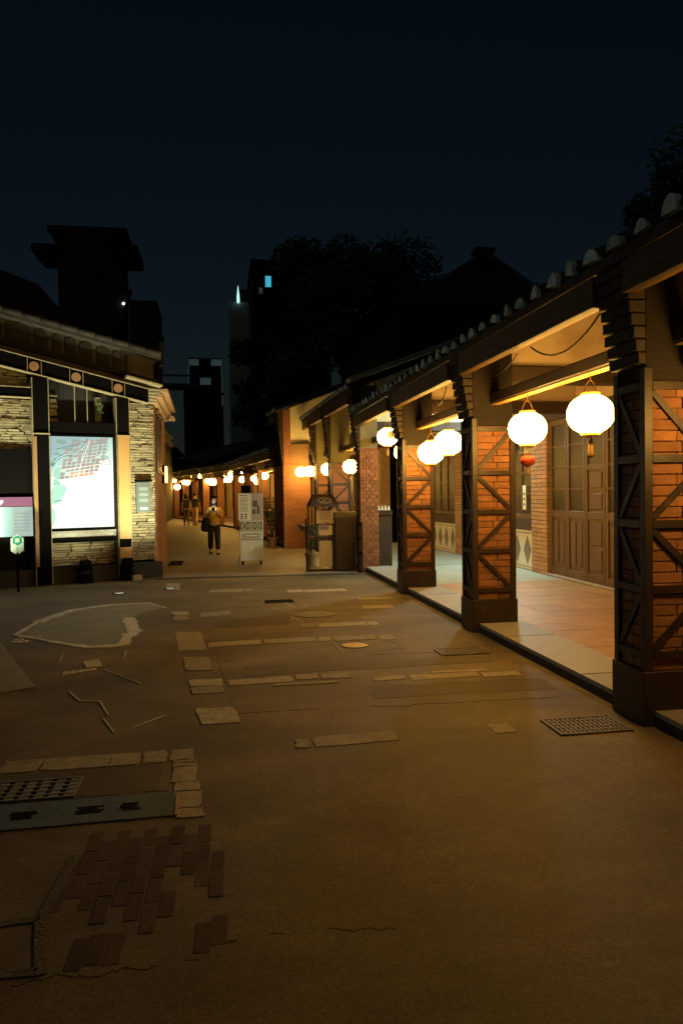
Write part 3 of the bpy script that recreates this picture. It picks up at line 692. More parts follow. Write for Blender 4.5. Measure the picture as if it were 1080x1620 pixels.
# stone wall core and side wall
core = MB(); core.xprism([(-7,0),(-.03,0),(-.03,3.62),(-7,3.62+.2*6.97)], .12, .4)
obj('wall_core', core, DARKP, LB)
sx, sy2 = .356, .934
sw = MB(); L2 = 3.7
sw.prism([(-.14,.41),(-.04,.05),(L2*sx, L2*sy2),(L2*sx-.3,L2*sy2+.1)], 0, 3.72)
SW = obj('side_wall', sw, BRKT, LB)
for y0, z0, z1 in [(.75,2.1,3.25),(1.75,2.1,3.25)]:
    p0 = Vector((y0*sx-.03, y0*sy2, 0)); d = Vector((sx, sy2, 0)); n = Vector((sy2, -sx, 0))
    q = p0+d*.62+n*.012
    mbw = MB().bar(tuple(p0+n*.012+Vector((0,0,(z0+z1)/2))), tuple(q+Vector((0,0,(z0+z1)/2))), .02, z1-z0)
    o = obj('window', mbw, GLASS, SW)
    fr = MB().bar(tuple(p0+n*.03+Vector((0,0,z1+.03))), tuple(q+n*.018+Vector((0,0,z1+.03))), .04, .06).bar(tuple(p0+n*.03+Vector((0,0,z0-.03))), tuple(q+n*.018+Vector((0,0,z0-.03))), .05, .06)
    obj('frame', fr, DOOR, o)
co = MB()
for k in range(3):
    p0 = Vector((-.02,.0,0)); d = Vector((sx, sy2, 0)); n = Vector((sy2, -sx, 0)); z = 3.42+k*.1
    co.bar(tuple(p0+n*(.03+.05*k)+Vector((0,0,z))), tuple(p0+d*3.7+n*(.03+.05*k)+Vector((0,0,z))), .1+.1*k, .085)
obj('side_cornice', co, TANB, LB, bevel=.01)
# ledge stones
def ledge(u0, u1, z0, z1, zfun=None, y=.0, depth=.12, ragged=False):
    n = 0; z = z0
    while z < z1-.02:
        hh = random.uniform(.031,.060); u = u0-random.uniform(0,.05)
        while u < u1-.02:
            ww = random.uniform(.16,.46); a, b = max(u, u0), min(u+ww, u1)
            top = min(z+hh, z1)
            lim = zfun(b) if zfun else 9
            if top <= lim+.02 and b-a > .03 and not (ragged and random.random() < .3):
                yo = y+random.uniform(-.03,.015); brick(ST, a+.004, b-.004, yo, y+depth, z+.003, top-.004, 'ledge_stone', LEDGEM); n += 1
            u += ww
        z += hh
    return n
ST = link('stone_facing', None, None, LB)
beamb = lambda u: 3.30-.2*(u+.28)+.0
n = ledge(-.55,-.03,.34,3.36)
n += ledge(-3.05,-2.24,2.44,3.34); n += ledge(-3.05,-2.30,3.53,3.86)
n += ledge(-1.97,-.80,.32,.76)
n += ledge(-1.93,-1.78,2.96,3.5,y=.06,ragged=True); n += ledge(-1.12,-1.0,2.98,3.45,y=.06)
LM = MB()
z = 2.44
while z < 3.30:
    hh = random.uniform(.031,.060); u = -6.2
    while u < -3.06:
        ww = random.uniform(.16,.46); yo = random.uniform(-.03,.015); LM.box(u+.004, min(u+ww,-3.06)-.004, yo, .12, z+.003, z+hh-.004); u += ww
    z += hh
obj('ledge_course', LM, LEDGE, ST)['kind'] = 'stuff'
MS = MB()
for k in range(90):
    u = random.choice([random.gauss(-.545,.012), random.gauss(-.545,.02), random.gauss(-1.06,.03)]); z = random.uniform(1.6,3.3) if u > -.8 else random.uniform(3.1,3.4)
    r = random.uniform(.012,.03); MS.lathe([(r*.3,-r),(r,0),(r*.3,r)], 5, (u, -.03, z))
obj('moss', MS, MOSS, ST)['kind'] = 'stuff'
# lower plinth in front
PLH = mat('dark_plinth', (.028,.024,.02), (.016,.014,.012), 6, .85, .3, 40)
obj('plinth', MB().box(-7,.05,-.16,.12,0,.30), PLH, LB, bevel=.01)
# portal steel frame
def hbeam_post(u0, u1, z0, z1, y=-.22, lower=None):
    Pp = obj('portal_post', MB().box(u0+.012, u1-.012, y+.02, y+.2, z0, z1), BLACK, LB)
    for u in (u0, u1-.01): obj('flange', MB().box(u, u+.01, y, y+.2, z0, z1), LITCREM, Pp)
    if lower:
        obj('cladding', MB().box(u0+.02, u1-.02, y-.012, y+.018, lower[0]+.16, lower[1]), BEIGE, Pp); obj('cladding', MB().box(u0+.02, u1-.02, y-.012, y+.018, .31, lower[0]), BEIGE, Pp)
        obj('band', MB().box(u0-.004, u1+.004, y-.02, y-.001, lower[1]+.002, lower[1]+.02), LITCREM, Pp)
    return Pp
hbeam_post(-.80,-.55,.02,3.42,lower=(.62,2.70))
hbeam_post(-2.26,-1.98,.02,3.70)
obj('post_cap', MB().box(-2.27,-1.97,-.245,-.215,2.70,2.72), LITCREM, LB)
# brown strip paints the light on the left post's side face
obj('lit_post_side', MB().box(-2.262,-2.20,-.24,-.223,.35,2.66), mat('lit_brown_side', (.30,.17,.08), (.22,.12,.06), 2, .5, .05, 30), LB)
# sloped beam with flanges, stiffeners and discs
def sl(u, dz): return 3.50-.205*(u+.28)+dz
BM = obj('portal_beam', MB().xprism([(-7,sl(-7,-.13)),(-.18,sl(-.18,-.13)),(-.18,sl(-.18,.13)),(-7,sl(-7,.13))], -.20,-.05), BLACK, LB)
for dz in (-.14,.13): obj('flange', MB().xprism([(-7,sl(-7,dz)),(-.18,sl(-.18,dz)),(-.18,sl(-.18,dz+.012)),(-7,sl(-7,dz+.012))], -.235,-.04), LITCREM, BM)
ROT = mat('lit_hole_disc', (.33,.17,.09), (.25,.125,.065), 6, .6, .1, 40)  # disc colour paints the light seen through holes in the web
for u in (-2.21,-1.50,-.75):
    for s_ in (-.115,.115): obj('stiffener', MB().xprism([(u+s_,sl(u+s_,-.126)),(u+s_+.007,sl(u+s_+.007,-.126)),(u+s_+.007,sl(u+s_+.007,.128)),(u+s_,sl(u+s_,.128))], -.228,-.203), LITCREM, BM)
    obj('lit_hole_disc', MB().cyl((u,-.222,sl(u,0)),(u,-.201,sl(u,0)),.082,.082,24), ROT, BM); 
obj('cross_beam', MB().box(-7,-2.27,-.2,-.06,3.35,3.51), BLACK, LB)
for z in (3.335,3.513): obj('cross_flange', MB().box(-7,-2.27,-.225,-.06,z,z+.012), LITCREM, LB)
# opening above the map
obj('dark_transom', MB().box(-1.97,-.81,-.16,-.02,2.68,2.94), BLACK, LB)
for u in (-1.52,-1.30): obj('tie_rod', MB().cyl((u,-.13,2.94),(u,-.13,sl(u,-.15)),.008,.008,6), LITCREM, LB)
obj('dark_screen', MB().box(-7,-2.275,-.11,-.03,1.62,2.44), BLACK, LB)
# gable band with panels, verge and roof
def gz(u, dz): return 3.87-.2*(u+.35)+dz
gb = MB(); gb.xprism([(-7,gz(-7,-.35)),(.0,gz(0,-.35)),(.0,gz(0,.42)),(-7,gz(-7,.42))], .02, .4)
GREY = mat('weathered_stucco', (.11,.10,.08), (.03,.027,.023), 3, .9, .3, 15)
GB = obj('gable_band', gb, GREY, LB)
u = -.50; 
PANM = mat('dark_panel', (.03,.027,.024), (.018,.017,.016), 3, .9, .2, 20)  # panels in a darker tone than the stucco band
for wd in (.05,.16,.24,.22,.2,.15,.22,.42,.5,.5):
    a, b = u-wd, u
    obj('gable_panel', MB().xprism([(a,gz(a,.05)),(b,gz(b,.05)),(b,gz(b,.33)),((a+b)/2,gz((a+b)/2,.38)),(a,gz(a,.33))], -.0,.025), PANM, GB); u -= wd+random.uniform(.05,.09)
obj('lower_verge', MB().xprism([(-7,gz(-7,-.07)),(.05,gz(.05,-.07)),(.05,gz(.05,.02)),(-7,gz(-7,.02))], -.12,.02), DARKP, LB)
RF = obj('roof', MB().xprism([(-7,gz(-7,.42)),(.1,gz(.1,.42)),(.1,gz(.1,.52)),(-7,gz(-7,.52))], -.14,5), ROOF, LB)
tm2 = MB(); tm2.lathe([(.06,0),(.06,.3)],8); tmm = tm2.mesh('verge_tile', True)
for k in range(22): link('verge_tile', tmm, ROOF, RF, (.1-k*.31,-.12,gz(.1-k*.31,.53)), (0,-math.pi/2-.0+.197,0))
# lit corner corbel and soffit
obj('eave_soffit', MB().xprism([(-.62,3.79),(.06,3.655),(.06,3.70),(-.62,3.84)], -.34,-.121), LITCREM, LB, bevel=.008)
cb = MB()
for k in range(5): cb.box(-.20,.0+.028*k,-.06-.025*k,.1,3.36+.058*k,3.36+.058*k+.05)
obj('corner_corbel', cb, LEDGE, LB, bevel=.01)

# map light box
def lp(u, y, z): 
    c, s_ = math.cos(ang), math.sin(ang); return (-1.22+c*u-s_*y, 14.94+s_*u+c*y, z)
MX = thing('map_light_box', 'tall glowing street map light box hung in the dark steel portal', 'light box', lp(-1.415,-.19,.78), ang)
obj('frame', MB().box(-.57,.57,0,.1,.20,.235).box(-.57,.57,0,.1,1.895,1.93).box(-.57,-.555,0,.1,.235,1.895).box(.555,.57,0,.1,.235,1.895), BLACK, MX, bevel=.006)
obj('back_case', MB().box(-.555,.555,.045,.12,.235,1.895), BLACK, MX)
def map_mat():
    m = emis('map_glow', (1,1,1), 1.0); t = m.node_tree; N = t.nodes; L = t.links; p = N['Principled BSDF']
    tc = N.new('ShaderNodeTexCoord'); sx_ = N.new('ShaderNodeSeparateXYZ'); L.new(tc.outputs['Object'], sx_.inputs[0])
    # printed landscape tint: blue-green hills top-left, plain paper lower right
    a = N.new('ShaderNodeMath'); a.operation = 'MULTIPLY_ADD'; a.inputs[1].default_value = .45; L.new(sx_.outputs[0], a.inputs[0])
    b = N.new('ShaderNodeMath'); b.operation = 'MULTIPLY'; b.inputs[1].default_value = -1; L.new(sx_.outputs[2], b.inputs[0]); L.new(b.outputs[0], a.inputs[2])
    no = N.new('ShaderNodeTexNoise'); no.inputs['Scale'].default_value = 3.2; no.inputs['Detail'].default_value = 5; L.new(tc.outputs['Object'], no.inputs['Vector'])
    c = N.new('ShaderNodeMath'); c.operation = 'MULTIPLY_ADD'; c.inputs[1].default_value = .5; L.new(no.outputs['Fac'], c.inputs[0]); L.new(a.outputs[0], c.inputs[2])
    r = N.new('ShaderNodeMapRange'); r.inputs[1].default_value = -1.65; r.inputs[2].default_value = -.85; L.new(c.outputs[0], r.inputs[0])
    rp = N.new('ShaderNodeValToRGB'); e = rp.color_ramp.elements; e[0].position = 0; e[0].color = (.30,.47,.50,1); e[1].position = 1; e[1].color = (1.02,1.08,.98,1)
    x = e.new(.3); x.color = (.36,.66,.58,1); x = e.new(.6); x.color = (.62,.85,.72,1); x = e.new(.8); x.color = (.98,1.06,1.0,1)
    L.new(r.outputs[0], rp.inputs[0]); L.new(rp.outputs[0], p.inputs['Emission Color'])
    return m
obj('map_panel', MB().box(-.555,.555,.030,.044,.235,1.895), map_mat(), MX)
def printed(name, polys, col, st, yb=.0285):
    mb = MB()
    for q in polys:
        n = len(q); vs = [(x, yb, z) for x, z in q]; mb.add(vs, [tuple(range(n))])
        area = sum(q[i][0]*q[(i+1)%n][1]-q[(i+1)%n][0]*q[i][1] for i in range(n))
        if area < 0: mb.f[-1] = mb.f[-1][::-1]
    return obj(name, mb, emis(name+'_ink', col, st), MX)
def ribbon(pts, w0, w1):
    L_, R_ = [], []
    for i, p in enumerate(pts):
        q = pts[min(i+1, len(pts)-1)]; o = pts[max(i-1,0)]; dx, dz = q[0]-o[0], q[1]-o[1]; l = math.hypot(dx,dz); wv = w0+(w1-w0)*i/(len(pts)-1)
        L_.append((p[0]-dz/l*wv, p[1]+dx/l*wv)); R_.append((p[0]+dz/l*wv, p[1]-dx/l*wv))
    return [[L_[i], L_[i+1], R_[i+1], R_[i]] for i in range(len(pts)-1)]
printed('printed_river', ribbon([(-.53,1.36),(-.47,1.47),(-.36,1.545),(-.2,1.575),(-.06,1.64),(.04,1.74),(.1,1.86)], .030,.016)+ribbon([(-.45,1.66),(-.3,1.70),(-.15,1.74),(-.02,1.76)],.008,.014)+ribbon([(.2,1.76),(.34,1.79),(.48,1.78)],.007,.005)+ribbon([(.3,1.71),(.5,1.73)],.006,.004)+ribbon([(-.5,.72),(-.4,.74),(-.33,.72)],.01,.003), (.16,.36,.38), .9)
printed('printed_bank', ribbon([(-.50,1.42),(-.42,1.51),(-.3,1.56),(-.12,1.60),(0,1.68),(.08,1.78)], .007,.005), (.85,.95,.9), 1.0, .0275)
def blob(cx, cz, rx, rz, n=11, j=.25):
    return [(cx+rx*(1+random.uniform(-j,j))*math.cos(2*math.pi*k/n), cz+rz*(1+random.uniform(-j,j))*math.sin(2*math.pi*k/n)) for k in range(n)]
random.seed(8)
printed('printed_hills', [blob(-.36,1.80,.10,.05),blob(-.1,1.82,.08,.03),blob(.36,1.82,.10,.035),blob(-.44,1.58,.06,.025),blob(-.22,1.66,.10,.03)], (.27,.42,.38), .95, .0296)
printed('printed_fields', [blob(.32,1.66,.14,.05),blob(.40,1.52,.10,.05),blob(.16,1.62,.05,.06),blob(-.42,1.22,.08,.10),blob(.24,1.44,.06,.06),blob(-.46,1.05,.06,.07)], (.42,.80,.62), .95, .0294)
printed('printed_pond', [blob(.13,1.64,.022,.06)], (.22,.66,.85), 1.0, .0288)
bl = []; og = []
random.seed(5)
for i in range(9):
    for j in range(11):
        x = -.40+i*.085+.012*j; z = 1.12+j*.062+.012*i
        cx, cz = -.1, 1.35
        if abs((x-cx)*.9-(z-cz)*.55) > .33 or random.random() < .10 or z > 1.86 or x > .5 or x < -.5: continue
        w_, h_ = random.uniform(.058,.078), random.uniform(.04,.054); s_ = .014
        (og if (1.1 < z < 1.24 and -.25 < x < .2) else bl).append([(x,z),(x+w_,z+s_*.6),(x+w_+s_*.5,z+h_+s_*.6),(x+s_*.5,z+h_)])
for k in range(14):
    x = random.uniform(.15,.48); z = random.uniform(1.32,1.56); bl.append([(x,z),(x+.05,z+.012),(x+.055,z+.026),(x+.004,z+.016)])
for k in range(7):
    x = .1+k*.05+random.uniform(-.02,.02); z = 1.18-.02*k+random.uniform(-.03,.03); bl.append([(x,z),(x+.03,z-.01),(x+.034,z-.002),(x+.004,z+.008)])
printed('printed_blocks', bl, (.47,.36,.34), .95)['kind'] = 'stuff'; printed('printed_old_town', og, (.95,.52,.30), .9)
printed('printed_park', [[(-.545,.93),(-.46,1.03),(-.40,1.0),(-.33,1.03),(-.28,.95),(-.31,.86),(-.36,.82),(-.38,.73),(-.47,.68),(-.545,.66)],[(-.545,.6),(-.50,.58),(-.48,.42),(-.52,.30),(-.545,.28)]], (.52,.95,.72), .95, .0292)
printed('printed_avenue', ribbon([(-.27,1.10),(-.1,1.13),(.12,1.11),(.27,1.05)],.01,.006)+ribbon([(-.10,1.1),(-.06,1.3),(.06,1.62),(.14,1.84)],.008,.006)+ribbon([(-.4,1.27),(-.1,1.33),(.2,1.38),(.5,1.42)],.008,.006), (1.0,.92,.75), 1.05, .0272)
obj('lower_rail', MB().box(-.58,.58,-.01,.1,.155,.185), METAL, MX, bevel=.004); obj('ribbed_tray', MB().box(-.55,.55,.02,.1,.06,.154), METAL, MX)
obj('bottom_rail', MB().box(-.59,.59,-.02,.1,.0,.058), BLACK, MX, bevel=.004)
for s_ in (-.565,.545): obj('clip', MB().box(s_,s_+.02,-.015,.02,.07,.15), METAL, MX)

SCN = thing('information_screen', 'lit information screen with a magenta header at the far left edge', 'screen', lp(-2.28,-.2,.9), ang)
obj('case', MB().box(-1.3,.0,.02,.1,-.01,.70), BLACK, SCN)
def scr_mat():
    m = emis('screen_glow', (1,1,1), 1.0); t = m.node_tree; N = t.nodes; L = t.links; p = N['Principled BSDF']
    tc = N.new('ShaderNodeTexCoord'); sx_ = N.new('ShaderNodeSeparateXYZ'); L.new(tc.outputs['Object'], sx_.inputs[0])
    r = N.new('ShaderNodeMapRange'); r.inputs[1].default_value = -.6; r.inputs[2].default_value = -.3; L.new(sx_.outputs[0], r.inputs[0])
    rp = N.new('ShaderNodeValToRGB'); e = rp.color_ramp.elements; e[0].color = (1.2,1.3,1.15,1); e[1].color = (.33,.46,.42,1); x = e.new(.5); x.color = (.45,.85,.7,1)
    L.new(r.outputs[0], rp.inputs[0]); L.new(rp.outputs[0], p.inputs['Emission Color']); return m
obj('display', MB().box(-1.29,-.01,.012,.019,.0,.52), scr_mat(), SCN)
obj('header', MB().box(-1.29,-.01,.012,.019,.53,.69), emis('magenta_header', (.42,.13,.25), .8), SCN)
hp = MB()
for dx in (-.022,.022): hp.cyl((-.53+dx,.009,.615),(-.53+dx,.0115,.615),.03,.03,14)
hp.add([(-.58,.0095,.605),(-.48,.0095,.605),(-.53,.0095,.55)], [(0,2,1)])
obj('heart_emblem', hp, emis('white_emblem', (1,.95,.95), 1.0), SCN)
lm = MB()
for k in range(6): lm.box(-.32,-.05,.0105,.0117,.1+k*.06,.108+k*.06)
obj('text_line', lm, emis('grey_ink', (.2,.3,.28), .8), SCN)

t = thing('wall_sign', 'small grey notice plate on the ledge stone corner pier', 'sign', lp(-.27,-.06,1.55), ang)
obj('backing', MB().box(-.14,.14,0,.05,-.28,.30), mat('sign_grey', (.11,.15,.16), (.09,.12,.125), 4, .4, .05, 30), t, bevel=.006)
obj('top_hood', MB().box(-.155,.155,-.06,.05,.302,.345), BLACK, t)
sl_ = MB()
for z in (.17,.06,-.05): sl_.box(-.085,.085,-.006,-.001,z-.035,z+.03)
obj('printed_panel', sl_, mat('sign_pale', (.2,.25,.26), (.17,.21,.22), 4, .4, 0), t); obj('white_label', MB().box(-.07,.07,-.006,-.001,-.23,-.19), TILEW, t)

# hexagonal way sign on a post
hx = lp(-2.64,-.8,0)
t = thing('way_sign', 'green hexagon way marker with white emblem and arrow on a dark post', 'sign', hx, ang)
obj('post', MB().cyl((0,0,0),(0,0,.66),.022,.022,10), BLACK, t)
SG = mat('sign_white', (.26,.32,.31), (.22,.28,.27), 4, .4, 0); GR = mat('sign_green', (.008,.13,.10), (.007,.11,.085), 4, .4, 0)
hexp = lambda r, z, sz=1.0: [(r*math.sin(math.pi/3*k), z+r*sz*math.cos(math.pi/3*k)) for k in range(6)]
obj('plate', MB().xprism([(-.1,.69),(0,.62),(.1,.69),(.1,.90),(0,.965),(-.1,.90)], -.012,.012), SG, t)
obj('green_hexagon', MB().xprism(hexp(.085,.865), -.0145,-.0125), GR, t)
em = MB()
for k in range(4):
    a = math.pi/4+k*math.pi/2; em.cyl((.022*math.cos(a),-.0165,.865+.022*math.sin(a)),(.022*math.cos(a),-.0148,.865+.022*math.sin(a)),.02,.02,10)
obj('clover_emblem', em, SG, t)
obj('arrow', MB().box(-.005,.005,-.0145,-.0125,.67,.73).xprism([(-.016,.73),(0,.755),(.016,.73)], -.0145,-.0125), GR, t)

# added ground uplights that light the facade, and the plinth lamp housings
def flood(u, y, z, label, aim, power, col, angd=68, blend=1.0):
    p = lp(u,y,z); t = thing('added_uplight', label, 'uplight', p, ang)  # uplight added to brighten the stone facade
    obj('rim', MB().lathe([(.11,-.02),(.11,.008),(.085,.012),(.085,-.01)],20), BLACK, t); obj('lens', MB().lathe([(.084,-.02),(.084,.006),(.02,.008)],18), emis('added_uplight_lens', col, .5), t)
    l = bpy.data.lights.new('added_uplight_beam','SPOT'); l.energy = power; l.color = col; l.spot_size = rad(angd); l.spot_blend = blend; l.shadow_soft_size = .06
    lo = bpy.data.objects.new('added_uplight_beam', l); COL.objects.link(lo); lo.location = lp(u,y,z+.06)
    lo.rotation_euler = (Vector(lp(*aim))-Vector(lo.location)).to_track_quat('-Z','Y').to_euler()
    return t
FC = (1,1.0,.60)
flood(-1.30,-2.1,.0,'added round uplight set flush in the ground before the map box',(-1.7,.1,1.9),330,FC)
flood(-.42,-2.0,.0,'added round uplight set flush in the ground before the corner pier',(-.30,.1,2.35),980,FC)
flood(-3.35,-2.0,.0,'added round uplight set flush in the ground left of the way marker',(-2.8,.1,2.7),980,FC)
for u, lb in ((-1.42,'black lamp housing on the plinth edge below the map box'),(-.66,'black lamp housing on the plinth edge below the beige post')):
    t = thing('lamp_housing', lb, 'lamp', lp(u,-.27,.18), ang)
    obj('housing', MB().box(-.09,.09,-.08,.09,.06,.24), BLACK, t, bevel=.015); obj('yoke', MB().box(-.11,-.095,-.02,.02,-.02,.17).box(.095,.11,-.02,.02,-.02,.17), BLACK, t); obj('foot', MB().box(-.11,.11,-.05,.108,-.18,-.021), BLACK, t)
t = thing('curb_block', 'loose stone block on the ground in front of the corner pier', 'block', lp(-.55,-.42,0), ang)
obj('block', MB().box(-.07,.1,-.06,.06,0,.10), STONE, t, bevel=.01)
# bracket lamp on the brick side wall, and the amber wall light
t = thing('bracket_lamp', 'small bracket lamp sticking out from the brick side wall above head height', 'lamp', (-1.30,18.1,3.32))
obj('arm', MB().bar((-.1,0,.0),(.26,0,.02),.03,.02), METAL, t); obj('hood', MB().xprism([(.1,.03),(.24,.14),(.3,.05),(.27,0)], -.06,.06), TANB, t)
t = thing('amber_wall_light', 'narrow amber wall light glowing on the brick side wall', 'lamp', (-1.19,17.3,2.05))
obj('back_plate', MB().box(-.09,-.02,-.03,.03,-.2,.2), BLACK, t); obj('tube', MB().cyl((.0,0,-.18),(.0,0,.18),.022,.022,10), emis('amber_glow', (1,.45,.08), 22), t)
t = thing('service_cover', 'dark square cover plate on the paving at the foot of the side wall', 'cover', (-1.03,17.6,0))
obj('plate', MB().box(-.15,.15,-.5,.5,0,.02), BLACK, t, bevel=.004); obj('handle', MB().box(-.04,.04,-.02,.02,.02,.035), IRON, t)

# ------------------------------------------------------------------ street furniture
CARTM = mat('cart_grey', (.76,.77,.64), (.68,.69,.57), 3, .55, .05, 40); MAUVE = mat('mauve_print', (.50,.43,.39), (.44,.38,.34), 5, .6, 0); PALE = mat('pale_print', (.82,.84,.68), (.78,.80,.64), 4, .6, 0)
INK = mat('ink', (.15,.15,.12), (.1,.1,.08), 5, .7, 0); OLIVE = mat('olive_panel', (.12,.13,.08), (.09,.1,.06), 5, .6, 0)
t = thing('display_cart', 'grey wheeled display cart with a two tone poster and three round icons', 'cart', (.68,16.85,0), -.04)
obj('base_box', MB().box(-.25,.25,-.2,.2,.1,.56), CARTM, t, bevel=.01)
obj('drawer', MB().box(-.26,.26,-.21,.2,.575,.76), CARTM, t, bevel=.008); obj('drawer_recess', MB().box(-.20,.20,-.214,-.2105,.60,.72), MAUVE, t); obj('drawer_handle', MB().box(-.13,.13,-.228,-.2145,.645,.675), PALE, t, bevel=.003)
obj('icon_panel', MB().box(-.26,.26,-.21,.2,.775,.99), CARTM, t, bevel=.008); obj('icon_strip', MB().box(-.24,.24,-.214,-.2105,.80,.965), OLIVE, t)
for k, cx in enumerate((-.15,0,.15)):
    r = MB(); 
    for j in range(20):
        a, b = 2*math.pi*j/20, 2*math.pi*(j+1)/20; r.bar((cx+.062*math.cos(a),-.216,.882+.062*math.sin(a)),(cx+.062*math.cos(b),-.216,.882+.062*math.sin(b)),.004,.014,(0,1,0)) if False else r.bar((cx+.062*math.cos(a),-.216,.882+.062*math.sin(a)),(cx+.062*math.cos(b),-.216,.882+.062*math.sin(b)),.014,.004,(0,1,0))
    if k == 0: r.box(cx-.006,cx+.03,-.218,-.2142,.874,.886).box(cx-.03,cx-.018,-.218,-.2142,.855,.91)
    elif k == 1: r.box(cx-.03,cx+.03,-.218,-.2142,.90,.912).box(cx-.03,cx+.03,-.218,-.2142,.876,.888).box(cx-.03,cx+.03,-.218,-.2142,.85,.862)
    else: r.box(cx-.02,cx+.02,-.218,-.2142,.862,.902)
    obj('round_icon', r, PALE, t)
obj('poster_left', MB().box(-.28,.005,-.19,.16,1.0,1.60), PALE, t, bevel=.004); obj('poster_right', MB().box(.006,.27,-.19,.16,1.0,1.60), MAUVE, t, bevel=.004)
tx = MB()
for k in range(11): tx.box(-.235,-.235+random.uniform(.12,.2),-.1925,-.1905,1.5-k*.03,1.508-k*.03)
tx.box(-.25,-.08,-.1925,-.1905,1.545,1.56)
for i in range(2):
    for j in range(3): tx.box(-.23+i*.09,-.18+i*.09,-.1925,-.1905,1.03+j*.045,1.06+j*.045)
obj('text_block', tx, INK, t)
ph = MB(); ph.box(.03,.1,-.1925,-.1905,1.14,1.24).xprism([(.13,1.14),(.2,1.14),(.185,1.3),(.16,1.36),(.14,1.3)],-.1925,-.1905).box(.04,.14,-.1925,-.1905,1.3,1.44)
obj('printed_figure', ph, OLIVE, t); obj('logo_square', MB().box(-.04,.03,-.2025,-.2005,.36,.44), PALE, t)
obj('top_finial', MB().box(-.21,-.0,-.05,.1,1.602,1.78), BLACK, t, bevel=.006)
for cx in (-.2,.2):
    for cyy in (-.15,.15):
        o = obj('castor', MB().cyl((cx-.02,cyy,.045),(cx+.02,cyy,.045),.045,.045,12).box(cx-.03,cx+.03,cyy-.03,cyy+.03,.085,.1), BLACK, t)
obj('outrigger', MB().bar((-.25,-.16,.2),(-.31,-.2,.03),.03,.04), METAL, t)

# menu stand with a little roof
BRN = mat('stand_brown', (.055,.036,.024), (.035,.023,.016), 6, .5, .15, 40)
t = thing('menu_stand', 'dark menu stand with a small pitched roof bearing an oval emblem', 'stand', (2.03,14.95,0), .02)
for x in (-.30,.18): obj('post', MB().box(x,x+.03,-.02,.02,0,1.35), BRN, t)
obj('foot_rail', MB().box(-.30,.3,-.04,.04,0,.05), BRN, t); obj('mid_rail', MB().box(-.27,.18,-.02,.02,.66,.71), BRN, t)
obj('roof', MB().add([(-.28,-.30,1.33),(.30,-.30,1.33),(.22,0,1.56),(-.20,0,1.56),(-.28,.3,1.33),(.30,.3,1.33),(-.28,-.30,1.31),(.30,-.30,1.31),(.22,0,1.53),(-.20,0,1.53),(-.28,.3,1.31),(.30,.3,1.31)],
    [(0,1,2,3),(3,2,5,4),(7,6,9,8),(8,9,10,11),(1,0,6,7),(4,5,11,10),(0,3,9,6),(3,4,10,9),(2,1,7,8),(5,2,8,11)]), BRN, t)
ov = MB()
for j in range(20):
    f = lambda a: (.02+.13*math.cos(a), -.165-.058*math.sin(a)*0+(-.0)-.07*math.sin(a)*-1*-1, 1.445+.055*math.sin(a))
    a, b = 2*math.pi*j/20, 2*math.pi*(j+1)/20
    P_ = lambda a: Vector((.02+.13*math.cos(a), -.165+.065*math.sin(a), 1.4365+.0498*math.sin(a)))
    ov.bar(P_(a), P_(b), .022, .012, (0,-.6,.8))
ov.bar((-.05,-.2,1.41),(.09,-.13,1.464),.024,.012,(0,-.6,.8))
obj('oval_emblem', ov, mat('emblem_tan', (.30,.22,.12), None, 5, .5, 0), t)
MENU = mat('menu_board', (.58,.48,.38), (.52,.43,.33), 3, .6, .03, 30)
obj('menu_board', MB().box(-.14,.26,-.06,-.03,.96,1.26), MENU, t, bevel=.02); mm = MB()
for k in range(4): mm.box(-.06,.18,-.0625,-.0605,1.18-k*.045,1.188-k*.045)
mm.box(.02,.14,-.0625,-.0605,.985,1.0); obj('menu_text', mm, INK, t)
obj('small_card', MB().box(-.09,.2,-.05,-.03,.73,.93), MENU, t, bevel=.008); obj('card_picture', MB().box(-.08,.12,-.0525,-.0505,.84,.92), mat('blue_print', (.22,.25,.40), None, 5, .6, 0), t)
obj('long_board', MB().box(-.08,.19,-.05,-.03,.10,.62), mat('board_cream', (.50,.46,.34), (.44,.40,.29), 3, .6, .03), t, bevel=.004)
obj('side_frame', MB().tube([(-.34,-.1,0),(-.34,-.1,1.05),(-.30,-.05,1.08)],.014,6), BLACK, t)
def bin_(label, x, y, wx, wy, hgt, rz, top):
    t = thing('slatted_cabinet', label, 'cabinet', (x,y,0), rz)
    obj('body', MB().box(-wx/2,wx/2,-wy/2,wy/2,.02,hgt-.1), BRN, t, bevel=.01)
    obj('top_frame', MB().box(-wx/2-.01,wx/2+.01,-wy/2-.01,-wy/2+.03,hgt-.098,hgt), top, t).parent = t
    obj('rim', MB().box(-wx/2-.01,wx/2+.01,wy/2-.03,wy/2+.01,hgt-.098,hgt).box(-wx/2-.01,-wx/2+.02,-wy/2+.031,wy/2-.031,hgt-.098,hgt).box(wx/2-.02,wx/2+.01,-wy/2+.031,wy/2-.031,hgt-.098,hgt), top, t)
    n = max(4, int(wx/.035)); sm = MB().box(-.011,.011,-.006,0,-.04,.04).mesh('slat')
    for k in range(n): link('slat', sm, BRN, t, (-wx/2+.02+(wx-.04)*k/(n-1), -wy/2-.011, hgt-.05))
    return t
OLT = mat('cabinet_top', (.26,.24,.14), (.2,.185,.105), 5, .5, .1)
bin_('dark brown cabinet with a slatted olive rim, right beside the menu stand', 2.48,15.05,.42,.5,1.2,.03,OLT)
b2 = bin_('tall narrow dark cabinet topped with white bottles, right of the plain brick pier', 3.27,14.86,.27,.4,1.22,.0,BRN)
